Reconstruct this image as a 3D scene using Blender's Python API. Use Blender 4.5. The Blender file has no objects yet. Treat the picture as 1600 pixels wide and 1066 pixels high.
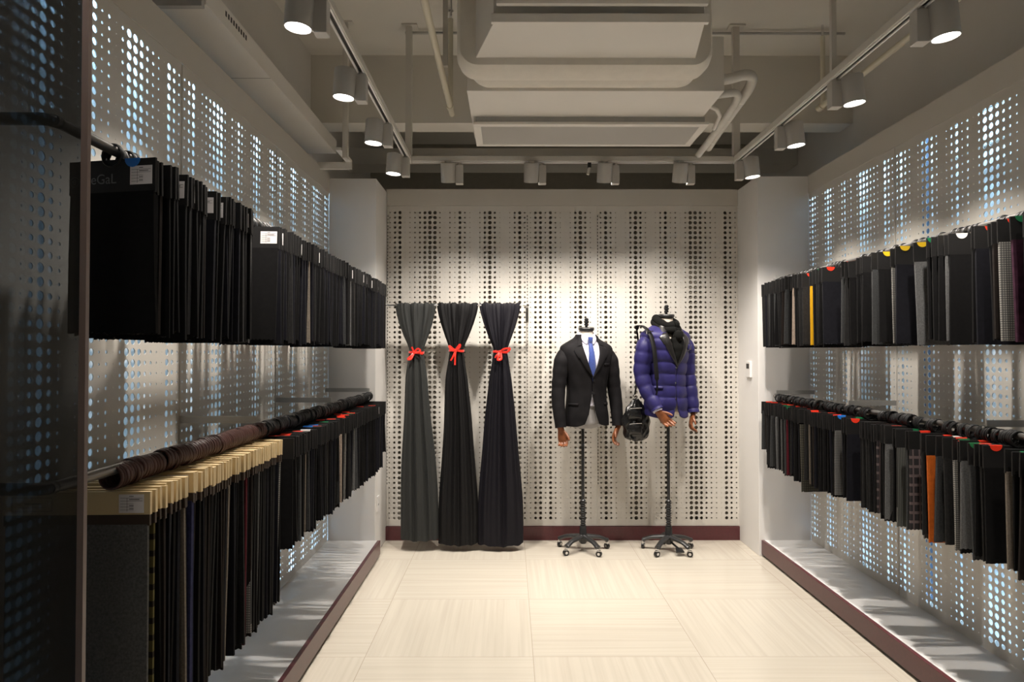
import bpy, bmesh, math, random
from mathutils import Vector, Matrix
R = math.radians
PI = math.pi
sc = bpy.context.scene
C = sc.collection

# ------------------------------------------------------------------ camera, world, exposure
cam_d = bpy.data.cameras.new('camera')
cam = bpy.data.objects.new('camera', cam_d)
C.objects.link(cam)
cam.location = (0, 0, 1.585)
cam.rotation_euler = (R(90 + 0.966), 0, R(-0.161))
cam_d.sensor_width = 36
cam_d.lens = 24
cam_d.clip_start = 0.05
cam_d.clip_end = 60
sc.camera = cam
w = bpy.data.worlds.new('world')
sc.world = w
w.use_nodes = True
w.node_tree.nodes['Background'].inputs[0].default_value = (0.9, 0.85, 0.8, 1)
w.node_tree.nodes['Background'].inputs[1].default_value = 0.02
sc.view_settings.view_transform = 'Standard'
sc.view_settings.look = 'None'
sc.view_settings.gamma = 1
sc.view_settings.exposure = 0.0
sc.view_settings.use_curve_mapping = False
sc.cycles.max_bounces = 8
sc.cycles.diffuse_bounces = 5
sc.cycles.transparent_max_bounces = 12
sc.cycles.use_denoising = True
SIDE_W = 125      # watts of each side spot
BACK_W = 98      # watts of each back spot
LED = 36.0        # emission of the light box tubes
NEAR_FILL = 0.45      # power share of the unseen fill lamps added on the right track
LAMP_COL = (1.0, 0.925, 0.835)

# ------------------------------------------------------------------ materials
def mat(name, col, rough=0.6, metal=0.0, emit=None, estr=0.0, var=0.0, vscale=20, bump=0.0, bscale=200, spec=0.5, coat=0.0, sheen=0.0):
    m = bpy.data.materials.new(name)
    m.use_nodes = True
    nt = m.node_tree
    b = nt.nodes['Principled BSDF']
    b.inputs['Base Color'].default_value = (*col, 1)
    b.inputs['Roughness'].default_value = rough
    b.inputs['Metallic'].default_value = metal
    b.inputs['Specular IOR Level'].default_value = spec
    if coat: b.inputs['Coat Weight'].default_value = coat
    if sheen: b.inputs['Sheen Weight'].default_value = sheen
    if emit:
        b.inputs['Emission Color'].default_value = (*emit, 1)
        b.inputs['Emission Strength'].default_value = estr
    if var or bump:
        tc = nt.nodes.new('ShaderNodeTexCoord')
    if var:
        n = nt.nodes.new('ShaderNodeTexNoise')
        n.inputs['Scale'].default_value = vscale
        n.inputs['Detail'].default_value = 4
        nt.links.new(tc.outputs['Object'], n.inputs['Vector'])
        r = nt.nodes.new('ShaderNodeMapRange')
        r.inputs[1].default_value = 0.3; r.inputs[2].default_value = 0.7
        r.inputs[3].default_value = 1 - var; r.inputs[4].default_value = 1 + var
        nt.links.new(n.outputs['Fac'], r.inputs[0])
        mx = nt.nodes.new('ShaderNodeVectorMath'); mx.operation = 'SCALE'
        mx.inputs[0].default_value = col
        nt.links.new(r.outputs[0], mx.inputs['Scale'])
        nt.links.new(mx.outputs[0], b.inputs['Base Color'])
    if bump:
        n2 = nt.nodes.new('ShaderNodeTexNoise')
        n2.inputs['Scale'].default_value = bscale
        nt.links.new(tc.outputs['Object'], n2.inputs['Vector'])
        bp = nt.nodes.new('ShaderNodeBump')
        bp.inputs['Strength'].default_value = bump
        bp.inputs['Distance'].default_value = 0.002
        nt.links.new(n2.outputs['Fac'], bp.inputs['Height'])
        nt.links.new(bp.outputs[0], b.inputs['Normal'])
    return m

def check_mat(name, base, line, px=0.02, pz=0.02, wx=0.15, wz=0.15, rough=0.9):
    """woven cloth with a window-pane or stripe pattern in object space"""
    m = mat(name, base, rough)
    nt = m.node_tree; b = nt.nodes['Principled BSDF']
    tc = nt.nodes.new('ShaderNodeTexCoord'); sp = nt.nodes.new('ShaderNodeSeparateXYZ')
    nt.links.new(tc.outputs['Object'], sp.inputs[0])
    outs = []
    for ch, p, ww in (('X', px, wx), ('Z', pz, wz)):
        if p <= 0: continue
        d = nt.nodes.new('ShaderNodeMath'); d.operation = 'DIVIDE'; d.inputs[1].default_value = p
        nt.links.new(sp.outputs[ch], d.inputs[0])
        f = nt.nodes.new('ShaderNodeMath'); f.operation = 'FRACT'
        nt.links.new(d.outputs[0], f.inputs[0])
        l = nt.nodes.new('ShaderNodeMath'); l.operation = 'LESS_THAN'; l.inputs[1].default_value = ww
        nt.links.new(f.outputs[0], l.inputs[0])
        outs.append(l.outputs[0])
    o = outs[0]
    if len(outs) > 1:
        mm = nt.nodes.new('ShaderNodeMath'); mm.operation = 'MAXIMUM'
        nt.links.new(outs[0], mm.inputs[0]); nt.links.new(outs[1], mm.inputs[1]); o = mm.outputs[0]
    mx = nt.nodes.new('ShaderNodeMix'); mx.data_type = 'RGBA'
    mx.inputs[6].default_value = (*base, 1); mx.inputs[7].default_value = (*line, 1)
    nt.links.new(o, mx.inputs[0]); nt.links.new(mx.outputs[2], b.inputs['Base Color'])
    return m

M = {}
M['panel'] = mat('perforated_metal', (0.60, 0.57, 0.52), 0.38, var=0.03, vscale=2)
M['white'] = mat('white_board', (0.76, 0.74, 0.72), 0.5, var=0.02, vscale=3)
M['valance'] = mat('valance_board', (0.56, 0.53, 0.48), 0.5, var=0.02, vscale=3)
M['plinth_top'] = mat('white_laminate', (0.70, 0.69, 0.68), 0.35)
M['maroon'] = mat('maroon_laminate', (0.085, 0.020, 0.024), 0.28, var=0.12, vscale=60)
M['backing'] = mat('dark_backing', (0.30, 0.27, 0.22), 0.8, var=0.05)
M['outer'] = mat('painted_shell', (0.62, 0.60, 0.57), 0.8, var=0.04, vscale=1.5)
M['dark_wall'] = mat('dark_far_wall', (0.42, 0.40, 0.35), 0.85, var=0.05)
M['ceil'] = mat('painted_ceiling', (0.66, 0.63, 0.57), 0.85, var=0.05, vscale=1)
M['ac'] = mat('white_sheet_metal', (0.72, 0.69, 0.64), 0.5, var=0.02, vscale=3)
M['ac_grey'] = mat('galvanised_duct', (0.42, 0.41, 0.39), 0.5, var=0.05)
M['canvas'] = mat('white_canvas', (0.72, 0.68, 0.61), 0.9, var=0.03, bump=0.3, bscale=90)
M['pipe'] = mat('cream_pipe', (0.62, 0.58, 0.47), 0.45)
M['insul'] = mat('wrapped_insulation', (0.62, 0.60, 0.56), 0.85, var=0.05, bump=0.6, bscale=60)
M['track'] = mat('white_track', (0.60, 0.57, 0.52), 0.45)
M['black'] = mat('black_plastic', (0.012, 0.012, 0.013), 0.32)
M['blackm'] = mat('black_metal', (0.014, 0.014, 0.015), 0.3, spec=0.6)
M['slot'] = mat('dark_slot', (0.015, 0.014, 0.013), 0.6)
M['rail'] = mat('satin_rail', (0.20, 0.19, 0.18), 0.35, metal=0.8)
M['rail_dark'] = mat('black_rail', (0.012, 0.011, 0.011), 0.35)
M['chrome'] = mat('chrome', (0.75, 0.75, 0.76), 0.18, metal=1)
M['fixture'] = mat('fixture_grey', (0.50, 0.48, 0.45), 0.45)
M['lens'] = mat('lamp_lens', (1, 1, 1), 0.3, emit=(1.0, 0.96, 0.92), estr=14)
M['led'] = mat('cool_led_tube', (1, 1, 1), 0.3, emit=(0.42, 0.70, 1.0), estr=LED)
M['led_low'] = mat('cool_led_tube_low', (1, 1, 1), 0.3, emit=(0.42, 0.68, 1.0), estr=LED * 0.55)
M['ring_black'] = mat('black_ring', (0.007, 0.007, 0.0075), 0.5)
M['ring_maroon'] = mat('maroon_ring', (0.050, 0.016, 0.012), 0.5)
M['card_black'] = mat('black_card', (0.009, 0.0085, 0.0085), 0.55, bump=0.2, bscale=300)
M['card_cream'] = mat('cream_card', (0.62, 0.48, 0.27), 0.42, var=0.04, vscale=8)
M['strip_brown'] = mat('brown_strip', (0.035, 0.020, 0.012), 0.6)
M['sticker'] = mat('white_sticker', (0.72, 0.68, 0.68), 0.5)
M['ink'] = mat('printed_ink', (0.05, 0.05, 0.055), 0.6)
M['dim_ink'] = mat('grey_lettering', (0.12, 0.12, 0.12), 0.4)
for n_, c_ in (('red', (0.75, 0.035, 0.012)), ('blue', (0.01, 0.17, 0.62)), ('green', (0.006, 0.16, 0.055)), ('yellow', (0.70, 0.45, 0.01)), ('white_dot', (0.75, 0.73, 0.7))):
    M[n_] = mat(n_ + '_marker', c_, 0.45)
M['ribbon'] = mat('red_satin_ribbon', (0.75, 0.02, 0.008), 0.28, sheen=0.3)
M['drape_grey'] = mat('charcoal_suiting', (0.020, 0.021, 0.020), 0.62, bump=0.15, bscale=400, sheen=0.04)
M['drape_black'] = mat('black_suiting', (0.006, 0.0056, 0.006), 0.6, bump=0.15, bscale=400)
M['drape_navy'] = mat('midnight_suiting', (0.0070, 0.0063, 0.0095), 0.6, bump=0.15, bscale=400)
M['suit'] = mat('black_wool_jacket', (0.0078, 0.0070, 0.0080), 0.75, var=0.3, vscale=14, bump=0.3, bscale=200)
M['puffer'] = mat('indigo_nylon', (0.020, 0.0165, 0.092), 0.5, var=0.15, vscale=12, bump=0.5, bscale=30)
M['leather'] = mat('black_leather', (0.012, 0.011, 0.011), 0.28, bump=0.5, bscale=120)
M['bag'] = mat('black_leather_bag', (0.010, 0.010, 0.010), 0.26, bump=0.8, bscale=60)
M['scarf'] = mat('black_wool_scarf', (0.007, 0.007, 0.0065), 0.9, bump=0.6, bscale=120)
M['shirt'] = mat('white_cotton', (0.74, 0.72, 0.84), 0.8, bump=0.1)
M['tie'] = mat('blue_silk', (0.04, 0.07, 0.27), 0.35, var=0.12, vscale=90, sheen=0.3)
M['bust'] = mat('cream_bust_cloth', (0.62, 0.54, 0.46), 0.85)
M['bust_grey'] = mat('grey_bust_cloth', (0.30, 0.29, 0.29), 0.85)
M['wood'] = mat('brown_wood_hand', (0.19, 0.06, 0.02), 0.38, var=0.3, vscale=30)
M['grille'] = mat('white_grille', (0.55, 0.53, 0.50), 0.55)
M['edge'] = mat('brown_edge_profile', (0.16, 0.115, 0.10), 0.35)
M['blue_pipe'] = mat('blue_pipe', (0.10, 0.13, 0.19), 0.5)
# cloth palette: key -> (material, words for a label)
CL = {
 'black': (mat('cloth_black', (0.0055, 0.0052, 0.0055), 0.85, var=0.2, vscale=60), 'black'),
 'ink': (mat('cloth_ink', (0.007, 0.007, 0.010), 0.85, var=0.2, vscale=60), 'ink-black'),
 'charcoal': (mat('cloth_charcoal', (0.017, 0.0165, 0.0165), 0.9, var=0.2, vscale=80), 'charcoal'),
 'darkbrown': (mat('cloth_darkbrown', (0.014, 0.0105, 0.009), 0.9, var=0.2, vscale=80), 'dark brown'),
 'navy': (mat('cloth_navy', (0.008, 0.010, 0.022), 0.9, var=0.2, vscale=80), 'navy'),
 'grey': (mat('cloth_grey', (0.10, 0.10, 0.10), 0.9, var=0.25, vscale=150), 'mid grey'),
 'slate': (mat('cloth_slate', (0.040, 0.041, 0.042), 0.9, var=0.25, vscale=150), 'slate grey'),
 'taupe': (mat('cloth_taupe', (0.16, 0.135, 0.11), 0.9, var=0.2, vscale=150), 'taupe'),
 'beige': (mat('cloth_beige', (0.33, 0.26, 0.21), 0.9, var=0.2, vscale=100), 'beige'),
 'maroon': (mat('cloth_maroon', (0.075, 0.008, 0.014), 0.9, var=0.2, vscale=80), 'maroon'),
 'plum': (mat('cloth_plum', (0.045, 0.015, 0.03), 0.7, var=0.4, vscale=40), 'plum'),
 'blue': (mat('cloth_blue', (0.028, 0.031, 0.075), 0.9, var=0.2, vscale=80), 'dusky blue'),
 'orange': (mat('cloth_orange', (0.50, 0.11, 0.015), 0.8, var=0.12, vscale=60), 'bright orange'),
 'yellow': (mat('cloth_yellow', (0.65, 0.34, 0.01), 0.8), 'yellow'),
 'herring': (check_mat('cloth_herringbone', (0.16, 0.155, 0.15), (0.05, 0.05, 0.05), 0.008, 0.01, 0.4, 0.3), 'grey herringbone'),
 'check': (check_mat('cloth_check', (0.075, 0.070, 0.055), (0.02, 0.02, 0.018), 0.014, 0.014, 0.2, 0.2), 'olive-grey checked'),
 'plaid': (check_mat('cloth_plaid', (0.030, 0.026, 0.028), (0.12, 0.09, 0.09), 0.03, 0.045, 0.22, 0.3), 'grey and wine plaid'),
 'ribbed': (check_mat('cloth_ribbed', (0.03, 0.03, 0.028), (0.12, 0.12, 0.11), 0.008, 0, 0.45, 0), 'grey ribbed'),
 'sulphur': (check_mat('cloth_sulphur_band', (0.095, 0.08, 0.028), (0.02, 0.015, 0.01), 0, 0.045, 0, 0.35), 'mustard banded'),
 'lace': (check_mat('cloth_lace', (0.26, 0.25, 0.23), (0.06, 0.06, 0.06), 0.009, 0.009, 0.3, 0.3), 'pale grey open-weave'),
}

for k_, (m_, _w) in CL.items():
    m_.node_tree.nodes['Principled BSDF'].inputs['Specular IOR Level'].default_value = 0.12
for k_, v_ in (('card_black', .25), ('suit', .15), ('scarf', .1), ('drape_grey', .25), ('drape_black', .2), ('drape_navy', .2), ('puffer', .3), ('ring_black', .35), ('rail_dark', .4)):
    M[k_].node_tree.nodes['Principled BSDF'].inputs['Specular IOR Level'].default_value = v_

def floor_mat():
    m = mat('travertine_tiles', (0.7, 0.6, 0.5), 0.16)
    nt = m.node_tree; L = nt.links; b = nt.nodes['Principled BSDF']
    def math_(op, a, b_=None, c=None):
        n = nt.nodes.new('ShaderNodeMath'); n.operation = op
        for i, v in enumerate((a, b_, c)):
            if v is None: continue
            if isinstance(v, (int, float)): n.inputs[i].default_value = v
            else: L.new(v, n.inputs[i])
        return n.outputs[0]
    tc = nt.nodes.new('ShaderNodeTexCoord'); sp = nt.nodes.new('ShaderNodeSeparateXYZ')
    L.new(tc.outputs['Object'], sp.inputs[0])
    X, Y = sp.outputs[0], sp.outputs[1]
    u = math_('DIVIDE', math_('SUBTRACT', X, 0.12), 0.875)
    v = math_('DIVIDE', math_('SUBTRACT', Y, 5.25), 0.834)
    iu = math_('FLOOR', u); iv = math_('FLOOR', v)
    par = math_('FLOORED_MODULO', math_('ADD', iu, iv), 2)
    par = math_('GREATER_THAN', par, 0.5)
    cid = math_('ADD', math_('MULTIPLY', iu, 7.3), math_('MULTIPLY', iv, 3.1))
    def streak(sx, sy):
        cb = nt.nodes.new('ShaderNodeCombineXYZ')
        L.new(math_('MULTIPLY', X, sx), cb.inputs[0]); L.new(math_('MULTIPLY', Y, sy), cb.inputs[1]); L.new(cid, cb.inputs[2])
        n = nt.nodes.new('ShaderNodeTexNoise'); n.inputs['Scale'].default_value = 1; n.inputs['Detail'].default_value = 3
        L.new(cb.outputs[0], n.inputs['Vector'])
        return n.outputs['Fac']
    sx_, sy_ = streak(0.9, 42), streak(42, 0.9)
    mx = nt.nodes.new('ShaderNodeMix'); L.new(par, mx.inputs[0]); L.new(sx_, mx.inputs[2]); L.new(sy_, mx.inputs[3])
    cr = nt.nodes.new('ShaderNodeValToRGB')
    cr.color_ramp.elements[0].position = 0.3; cr.color_ramp.elements[0].color = (0.485, 0.44, 0.37, 1)
    cr.color_ramp.elements[1].position = 0.62; cr.color_ramp.elements[1].color = (0.535, 0.49, 0.415, 1)
    L.new(mx.outputs[0], cr.inputs[0])
    fu = math_('FRACT', u); fv = math_('FRACT', v)
    eu = math_('MINIMUM', fu, math_('SUBTRACT', 1, fu)); ev = math_('MINIMUM', fv, math_('SUBTRACT', 1, fv))
    j = math_('LESS_THAN', math_('MINIMUM', eu, ev), 0.0016)
    mj = nt.nodes.new('ShaderNodeMix'); mj.data_type = 'RGBA'
    L.new(math_('MULTIPLY', j, 0.6), mj.inputs[0]); L.new(cr.outputs[0], mj.inputs[6]); mj.inputs[7].default_value = (0.22, 0.17, 0.12, 1)
    L.new(mj.outputs[2], b.inputs['Base Color'])
    return m
M['floor'] = floor_mat()

def glass_mat():
    m = bpy.data.materials.new('smoked_glass'); m.use_nodes = True
    nt = m.node_tree
    for n in list(nt.nodes): nt.nodes.remove(n)
    out = nt.nodes.new('ShaderNodeOutputMaterial'); mx = nt.nodes.new('ShaderNodeMixShader')
    tr = nt.nodes.new('ShaderNodeBsdfTransparent'); gl = nt.nodes.new('ShaderNodeBsdfGlossy'); fr = nt.nodes.new('ShaderNodeFresnel')
    tr.inputs[0].default_value = (0.35, 0.36, 0.37, 1); gl.inputs['Roughness'].default_value = 0.01
    gl.inputs[0].default_value = (0.8, 0.8, 0.8, 1)
    fr.inputs[0].default_value = 1.45
    nt.links.new(fr.outputs[0], mx.inputs[0]); nt.links.new(tr.outputs[0], mx.inputs[1]); nt.links.new(gl.outputs[0], mx.inputs[2])
    nt.links.new(mx.outputs[0], out.inputs[0])
    return m
M['glass'] = glass_mat()

# ------------------------------------------------------------------ mesh helpers
class MB:
    """collects shapes into one mesh"""
    def __init__(s): s.v = []; s.f = []; s.mi = []
    def add(s, v, f, mi=0):
        o = len(s.v); s.v += [tuple(p) for p in v]; s.f += [tuple(i + o for i in q) for q in f]; s.mi += [mi] * len(f); return s
    def box(s, x0, x1, y0, y1, z0, z1, mi=0, mtx=None):
        v = [Vector((x, y, z)) for x in (x0, x1) for y in (y0, y1) for z in (z0, z1)]
        if mtx is not None: v = [mtx @ p for p in v]
        return s.add(v, [(0, 1, 3, 2), (4, 6, 7, 5), (0, 4, 5, 1), (2, 3, 7, 6), (0, 2, 6, 4), (1, 5, 7, 3)], mi)
    def loft(s, rings, cap=True, mi=0, closed=True):
        n = len(rings[0]); v = [p for r in rings for p in r]; f = []
        for i in range(len(rings) - 1):
            for j in range(n if closed else n - 1):
                a = i * n + j; b = i * n + (j + 1) % n
                f.append((a, b, b + n, a + n))
        if cap and closed:
            f.append(tuple(reversed(range(n)))); f.append(tuple((len(rings) - 1) * n + k for k in range(n)))
        return s.add(v, f, mi)
    def tube(s, pts, rad, n=12, mi=0, cap=True, flat=1.0, up=None):
        """swept tube; rad a number or list; flat squashes the second axis"""
        pts = [Vector(p) for p in pts]
        if not hasattr(rad, '__len__'): rad = [rad] * len(pts)
        prev = None; rings = []
        for i, p in enumerate(pts):
            t = (pts[min(i + 1, len(pts) - 1)] - pts[max(i - 1, 0)]).normalized()
            if prev is None:
                a = Vector(up) if up else (Vector((0, 0, 1)) if abs(t.z) < 0.9 else Vector((1, 0, 0)))
            else: a = prev
            a = (a - t * a.dot(t)).normalized(); prev = a
            b = t.cross(a)
            rings.append([p + a * (rad[i] * flat * math.cos(2 * PI * k / n)) + b * (rad[i] * math.sin(2 * PI * k / n)) for k in range(n)])
        return s.loft(rings, cap, mi)
    def cyl(s, c, r, z0, z1, n=24, mi=0, mtx=None, r2=None):
        r2 = r if r2 is None else r2
        rg = [[Vector((c[0] + rr * math.cos(2 * PI * k / n), c[1] + rr * math.sin(2 * PI * k / n), z)) for k in range(n)] for rr, z in ((r, z0), (r2, z1))]
        if mtx is not None: rg = [[mtx @ p for p in q] for q in rg]
        return s.loft(rg, True, mi)
    def lathe(s, prof, c=(0, 0, 0), n=24, mi=0, axis='z'):
        rg = []
        for r, h in prof:
            q = []
            for k in range(n):
                a = 2 * PI * k / n; x, y = r * math.cos(a), r * math.sin(a)
                q.append(Vector(c) + (Vector((x, y, h)) if axis == 'z' else Vector((x, h, y)) if axis == 'y' else Vector((h, x, y))))
            rg.append(q)
        return s.loft(rg, True, mi)
    def torus(s, c, R_, r, axis='y', n=24, m=8, wid=1.0, mi=0):
        v = []; f = []
        for i in range(n):
            a = 2 * PI * i / n
            for j in range(m):
                b = 2 * PI * j / m; rr = R_ + r * math.cos(b); h = r * wid * math.sin(b)
                x, y = rr * math.cos(a), rr * math.sin(a)
                p = (x, h, y) if axis == 'y' else (x, y, h) if axis == 'z' else (h, x, y)
                v.append(Vector(c) + Vector(p))
        for i in range(n):
            for j in range(m):
                f.append((i * m + j, ((i + 1) % n) * m + j, ((i + 1) % n) * m + (j + 1) % m, i * m + (j + 1) % m))
        return s.add(v, f, mi)
    def mesh(s, name, mats, smooth=False):
        me = bpy.data.meshes.new(name); me.from_pydata(s.v, [], s.f)
        for m in (mats if isinstance(mats, (list, tuple)) else [mats]): me.materials.append(m)
        me.polygons.foreach_set('material_index', s.mi)
        if smooth:
            me.polygons.foreach_set('use_smooth', [True] * len(me.polygons))
            bm = bmesh.new(); bm.from_mesh(me); bmesh.ops.recalc_face_normals(bm, faces=bm.faces)
            for e in bm.edges:
                if len(e.link_faces) == 2 and e.calc_face_angle(0) > R(40): e.smooth = False
            bm.to_mesh(me); bm.free()
        else:
            bm = bmesh.new(); bm.from_mesh(me); bmesh.ops.recalc_face_normals(bm, faces=bm.faces); bm.to_mesh(me); bm.free()
        me.update()
        return me
    def obj(s, name, mats, parent=None, smooth=False, bevel=0, loc=None, subsurf=0, solid=0):
        o = bpy.data.objects.new(name, s.mesh(name, mats, smooth)); C.objects.link(o)
        if parent: o.parent = parent
        if loc: o.location = loc
        if solid:
            md = o.modifiers.new('solid', 'SOLIDIFY'); md.thickness = solid; md.offset = 0
        if bevel:
            md = o.modifiers.new('bevel', 'BEVEL'); md.width = bevel; md.segments = 2; md.limit_method = 'ANGLE'
        if subsurf:
            md = o.modifiers.new('sub', 'SUBSURF'); md.levels = subsurf; md.render_levels = subsurf
        return o

def tag(o, label=None, cat=None, group=None, kind=None):
    if label: o['label'] = label
    if cat: o['category'] = cat
    if group: o['group'] = group
    if kind: o['kind'] = kind
    return o
def thing(name, label, cat, loc=(0, 0, 0), rz=0, group=None):
    o = bpy.data.objects.new(name, None); C.objects.link(o)
    o.empty_display_size = 0.05; o.location = loc; o.rotation_euler = (0, 0, rz)
    return tag(o, label, cat, group)
def struct(name, mb, m, **k): return tag(mb.obj(name, m, **k), kind='structure')
def copy_tree(o, parent=None):
    c = o.copy(); C.objects.link(c)
    if parent: c.parent = parent
    for ch in o.children: copy_tree(ch, c)
    return c
def interp(tab, z):
    """smooth interpolation of rows (z, a, b, ...) sorted by z"""
    if z <= tab[0][0]: return tab[0][1:]
    if z >= tab[-1][0]: return tab[-1][1:]
    for i in range(len(tab) - 1):
        if tab[i][0] <= z <= tab[i + 1][0]:
            t = (z - tab[i][0]) / (tab[i + 1][0] - tab[i][0])
            p0, p1, p2, p3 = tab[max(i - 1, 0)], tab[i], tab[i + 1], tab[min(i + 2, len(tab) - 1)]
            return [0.5 * (2 * b + (c - a) * t + (2 * a - 5 * b + 4 * c - d) * t * t + (3 * b - a - 3 * c + d) * t ** 3) for a, b, c, d in zip(p0[1:], p1[1:], p2[1:], p3[1:])]
def spline(pts, n):
    rows = [(i, *p) for i, p in enumerate(pts)]
    return [Vector(interp(rows, (len(pts) - 1) * k / n)) for k in range(n + 1)]

# ------------------------------------------------------------------ room shell
XL, XR, YB, YC = -1.42, 2.345, 5.80, 5.335     # panel planes and column fronts
TOP, PT = 2.976, 2.835
Y0 = -1.6
struct('floor', MB().box(-1.60, 2.75, Y0, 7.7, -0.1, 0), M['floor'])
struct('ceiling', MB().box(-1.60, 2.75, Y0, 7.7, 3.9, 4.0), M['ceil'])
struct('wall_left', MB().box(-1.65, -1.55, Y0, 7.7, 0, 3.9), M['outer'])
struct('wall_right', MB().box(2.67, 2.77, Y0, 7.7, 0, 3.9), M['outer'])
struct('wall_back', MB().box(-1.55, 2.67, 7.55, 7.65, 0, 3.9), M['dark_wall'])
struct('wall_front', MB().box(-1.55, 2.67, Y0 - 0.1, Y0, 0, 3.9), M['dark_wall'])
struct('wall_back_backing', MB().box(-1.05, 1.94, 5.87, 5.90, 0, TOP), M['backing'])
struct('wall_column_left', MB().box(-1.42, -1.05, YC, 5.87, 0, 2.95), M['white'], bevel=0.003)
struct('wall_column_right', MB().box(1.94, 2.40, YC, 5.87, 0, 2.97), M['white'], bevel=0.003)
# boards above the perforated panels
struct('trim_1', MB().box(-1.05, 1.94, 5.79, 5.87, PT, TOP), M['valance'])
struct('trim_2', MB().box(-1.445, -1.415, Y0, YC, PT, TOP), M['valance'])
struct('trim_3', MB().box(2.34, 2.37, Y0, YC, PT, TOP), M['valance'])
struct('trim_light_cap_left', MB().box(-1.545, -1.445, Y0, YC, TOP - 0.03, TOP - 0.015), M['white'])  # unseen cap added to keep the tube light from spilling upward
struct('trim_light_cap_right', MB().box(2.37, 2.655, Y0, YC, TOP - 0.03, TOP - 0.015), M['white'])  # same added light-blocking cap over the right cavity
struct('trim_6', MB().box(-1.54, -1.42, 5.39, 5.40, 0, 2.95), M['white'])
struct('trim_7', MB().box(2.40, 2.66, 5.39, 5.40, 0, 2.95), M['white'])
struct('baseboard_back', MB().box(-1.05, 1.94, 5.785, 5.87, 0, 0.115), M['maroon'])
# building beams beyond the partition
struct('trim_8', MB().box(-1.55, 2.67, 5.28, 5.50, 3.37, 3.9), M['ceil'])
struct('trim_9', MB().box(-1.55, 2.67, 6.30, 6.60, 3.33, 3.48), M['ceil'])

# perforated panels ------------------------------------------------
PA = [6, 10, 14, 2, 5, 7, 9, 13, 15.5, 15.5, 7, 2, 7, 5, 13, 8, 4, 0.8, 6, 11, 16, 10, 4, 1, 5, 9, 14, 8]
PM = [5, 11, 13, 7, 13, 7, 4, 1, 5, 11, 16, 10, 5, 1]
def panel_mesh(name, cols, z0, z1):
    p = 0.0425; n = len(cols); W = n * p + 0.006; x0 = 0.003; rows = 62
    zb = z0 + 0.045; mb = MB(); v = mb.v; f = mb.f
    per = [(-1, -1), (-1 / 3, -1), (1 / 3, -1), (1, -1), (1, -1 / 3), (1, 1 / 3), (1, 1), (1 / 3, 1), (-1 / 3, 1), (-1, 1), (-1, 1 / 3), (-1, -1 / 3)]
    cs = [(math.cos(-3 * PI / 4 + 2 * PI * k / 12), math.sin(-3 * PI / 4 + 2 * PI * k / 12)) for k in range(12)]
    for i, d in enumerate(cols):
        r = max(d * 0.00100, 0.0012)
        for j in range(rows):
            cx = x0 + (i + 0.5) * p; cz = zb + (j + 0.5) * p; o = len(v)
            v.extend((cx + a * p / 2, 0, cz + b * p / 2) for a, b in per)
            v.extend((cx + a * r, 0, cz + b * r) for a, b in cs)
            v.extend((cx + a * r, 0.0035, cz + b * r) for a, b in cs)
            for k in range(12):
                k2 = (k + 1) % 12
                f.append((o + k, o + k2, o + 12 + k2, o + 12 + k))
                f.append((o + 12 + k, o + 12 + k2, o + 24 + k2, o + 24 + k))
    mb.mi = [0] * len(f)
    zt = zb + rows * p
    for (a, b, c, d) in ((0.0015, W - 0.0015, z0, zb), (0.0015, W - 0.0015, zt, z1), (0.0015, x0, zb, zt), (W - x0, W - 0.0015, zb, zt)):
        mb.add([(a, 0, c), (b, 0, c), (b, 0, d), (a, 0, d)], [(0, 1, 2, 3)])
    me = bpy.data.meshes.new(name); me.from_pydata(mb.v, [], mb.f); me.materials.append(M['panel']); me.update()
    return me
mA = panel_mesh('perforated_wall_panel', PA, 0.118, PT)
mR = panel_mesh('perforated_wall_panel', PA[::-1], 0.118, PT)
mM = panel_mesh('perforated_wall_panel', PM, 0.118, PT)
def panel(me, loc, rz, label, g):
    o = bpy.data.objects.new('perforated_wall_panel', me); C.objects.link(o)
    o.location = loc; o.rotation_euler = (0, 0, rz)
    return tag(o, label, 'wall panel', g)
gb, gl_, gr_ = 'perforated panels of the back wall', 'perforated panels of the left wall', 'perforated panels of the right wall'
panel(mA, (-1.047, YB, 0), 0, 'wide perforated white panel behind the three gathered fabric drapes', gb)
panel(mM, (0.149, YB, 0), 0, 'narrow perforated white panel behind the black suit jacket', gb)
panel(mR, (0.747, YB, 0), 0, 'wide perforated white panel behind the puffer jacket on the back wall', gb)
for i, (y, me, lb) in enumerate(((4.139, mR, 'backlit perforated panel of the left wall, farthest, next to the white column'), (2.941, mA, 'backlit perforated panel of the left wall, second from the column'),
                                 (1.743, mR, 'backlit perforated panel of the left wall, nearest, partly behind smoked glass'), (0.545, mA, 'backlit perforated panel of the left wall in front of the smoked glass'))):
    panel(me, (XL, y, 0), R(90), lb, gl_)
for i, (y, me, lb) in enumerate(((5.335, mR, 'backlit perforated panel of the right wall, farthest, next to the white column'), (4.137, mR, 'backlit perforated panel of the right wall, middle one behind the swatch rails'),
                                 (2.939, mA, 'backlit perforated panel of the right wall, nearest, at the right edge of the view'), (1.741, mR, 'backlit perforated panel of the right wall, nearest to the entrance'))):
    panel(me, (XR, y, 0), R(-90), lb, gr_)
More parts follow.
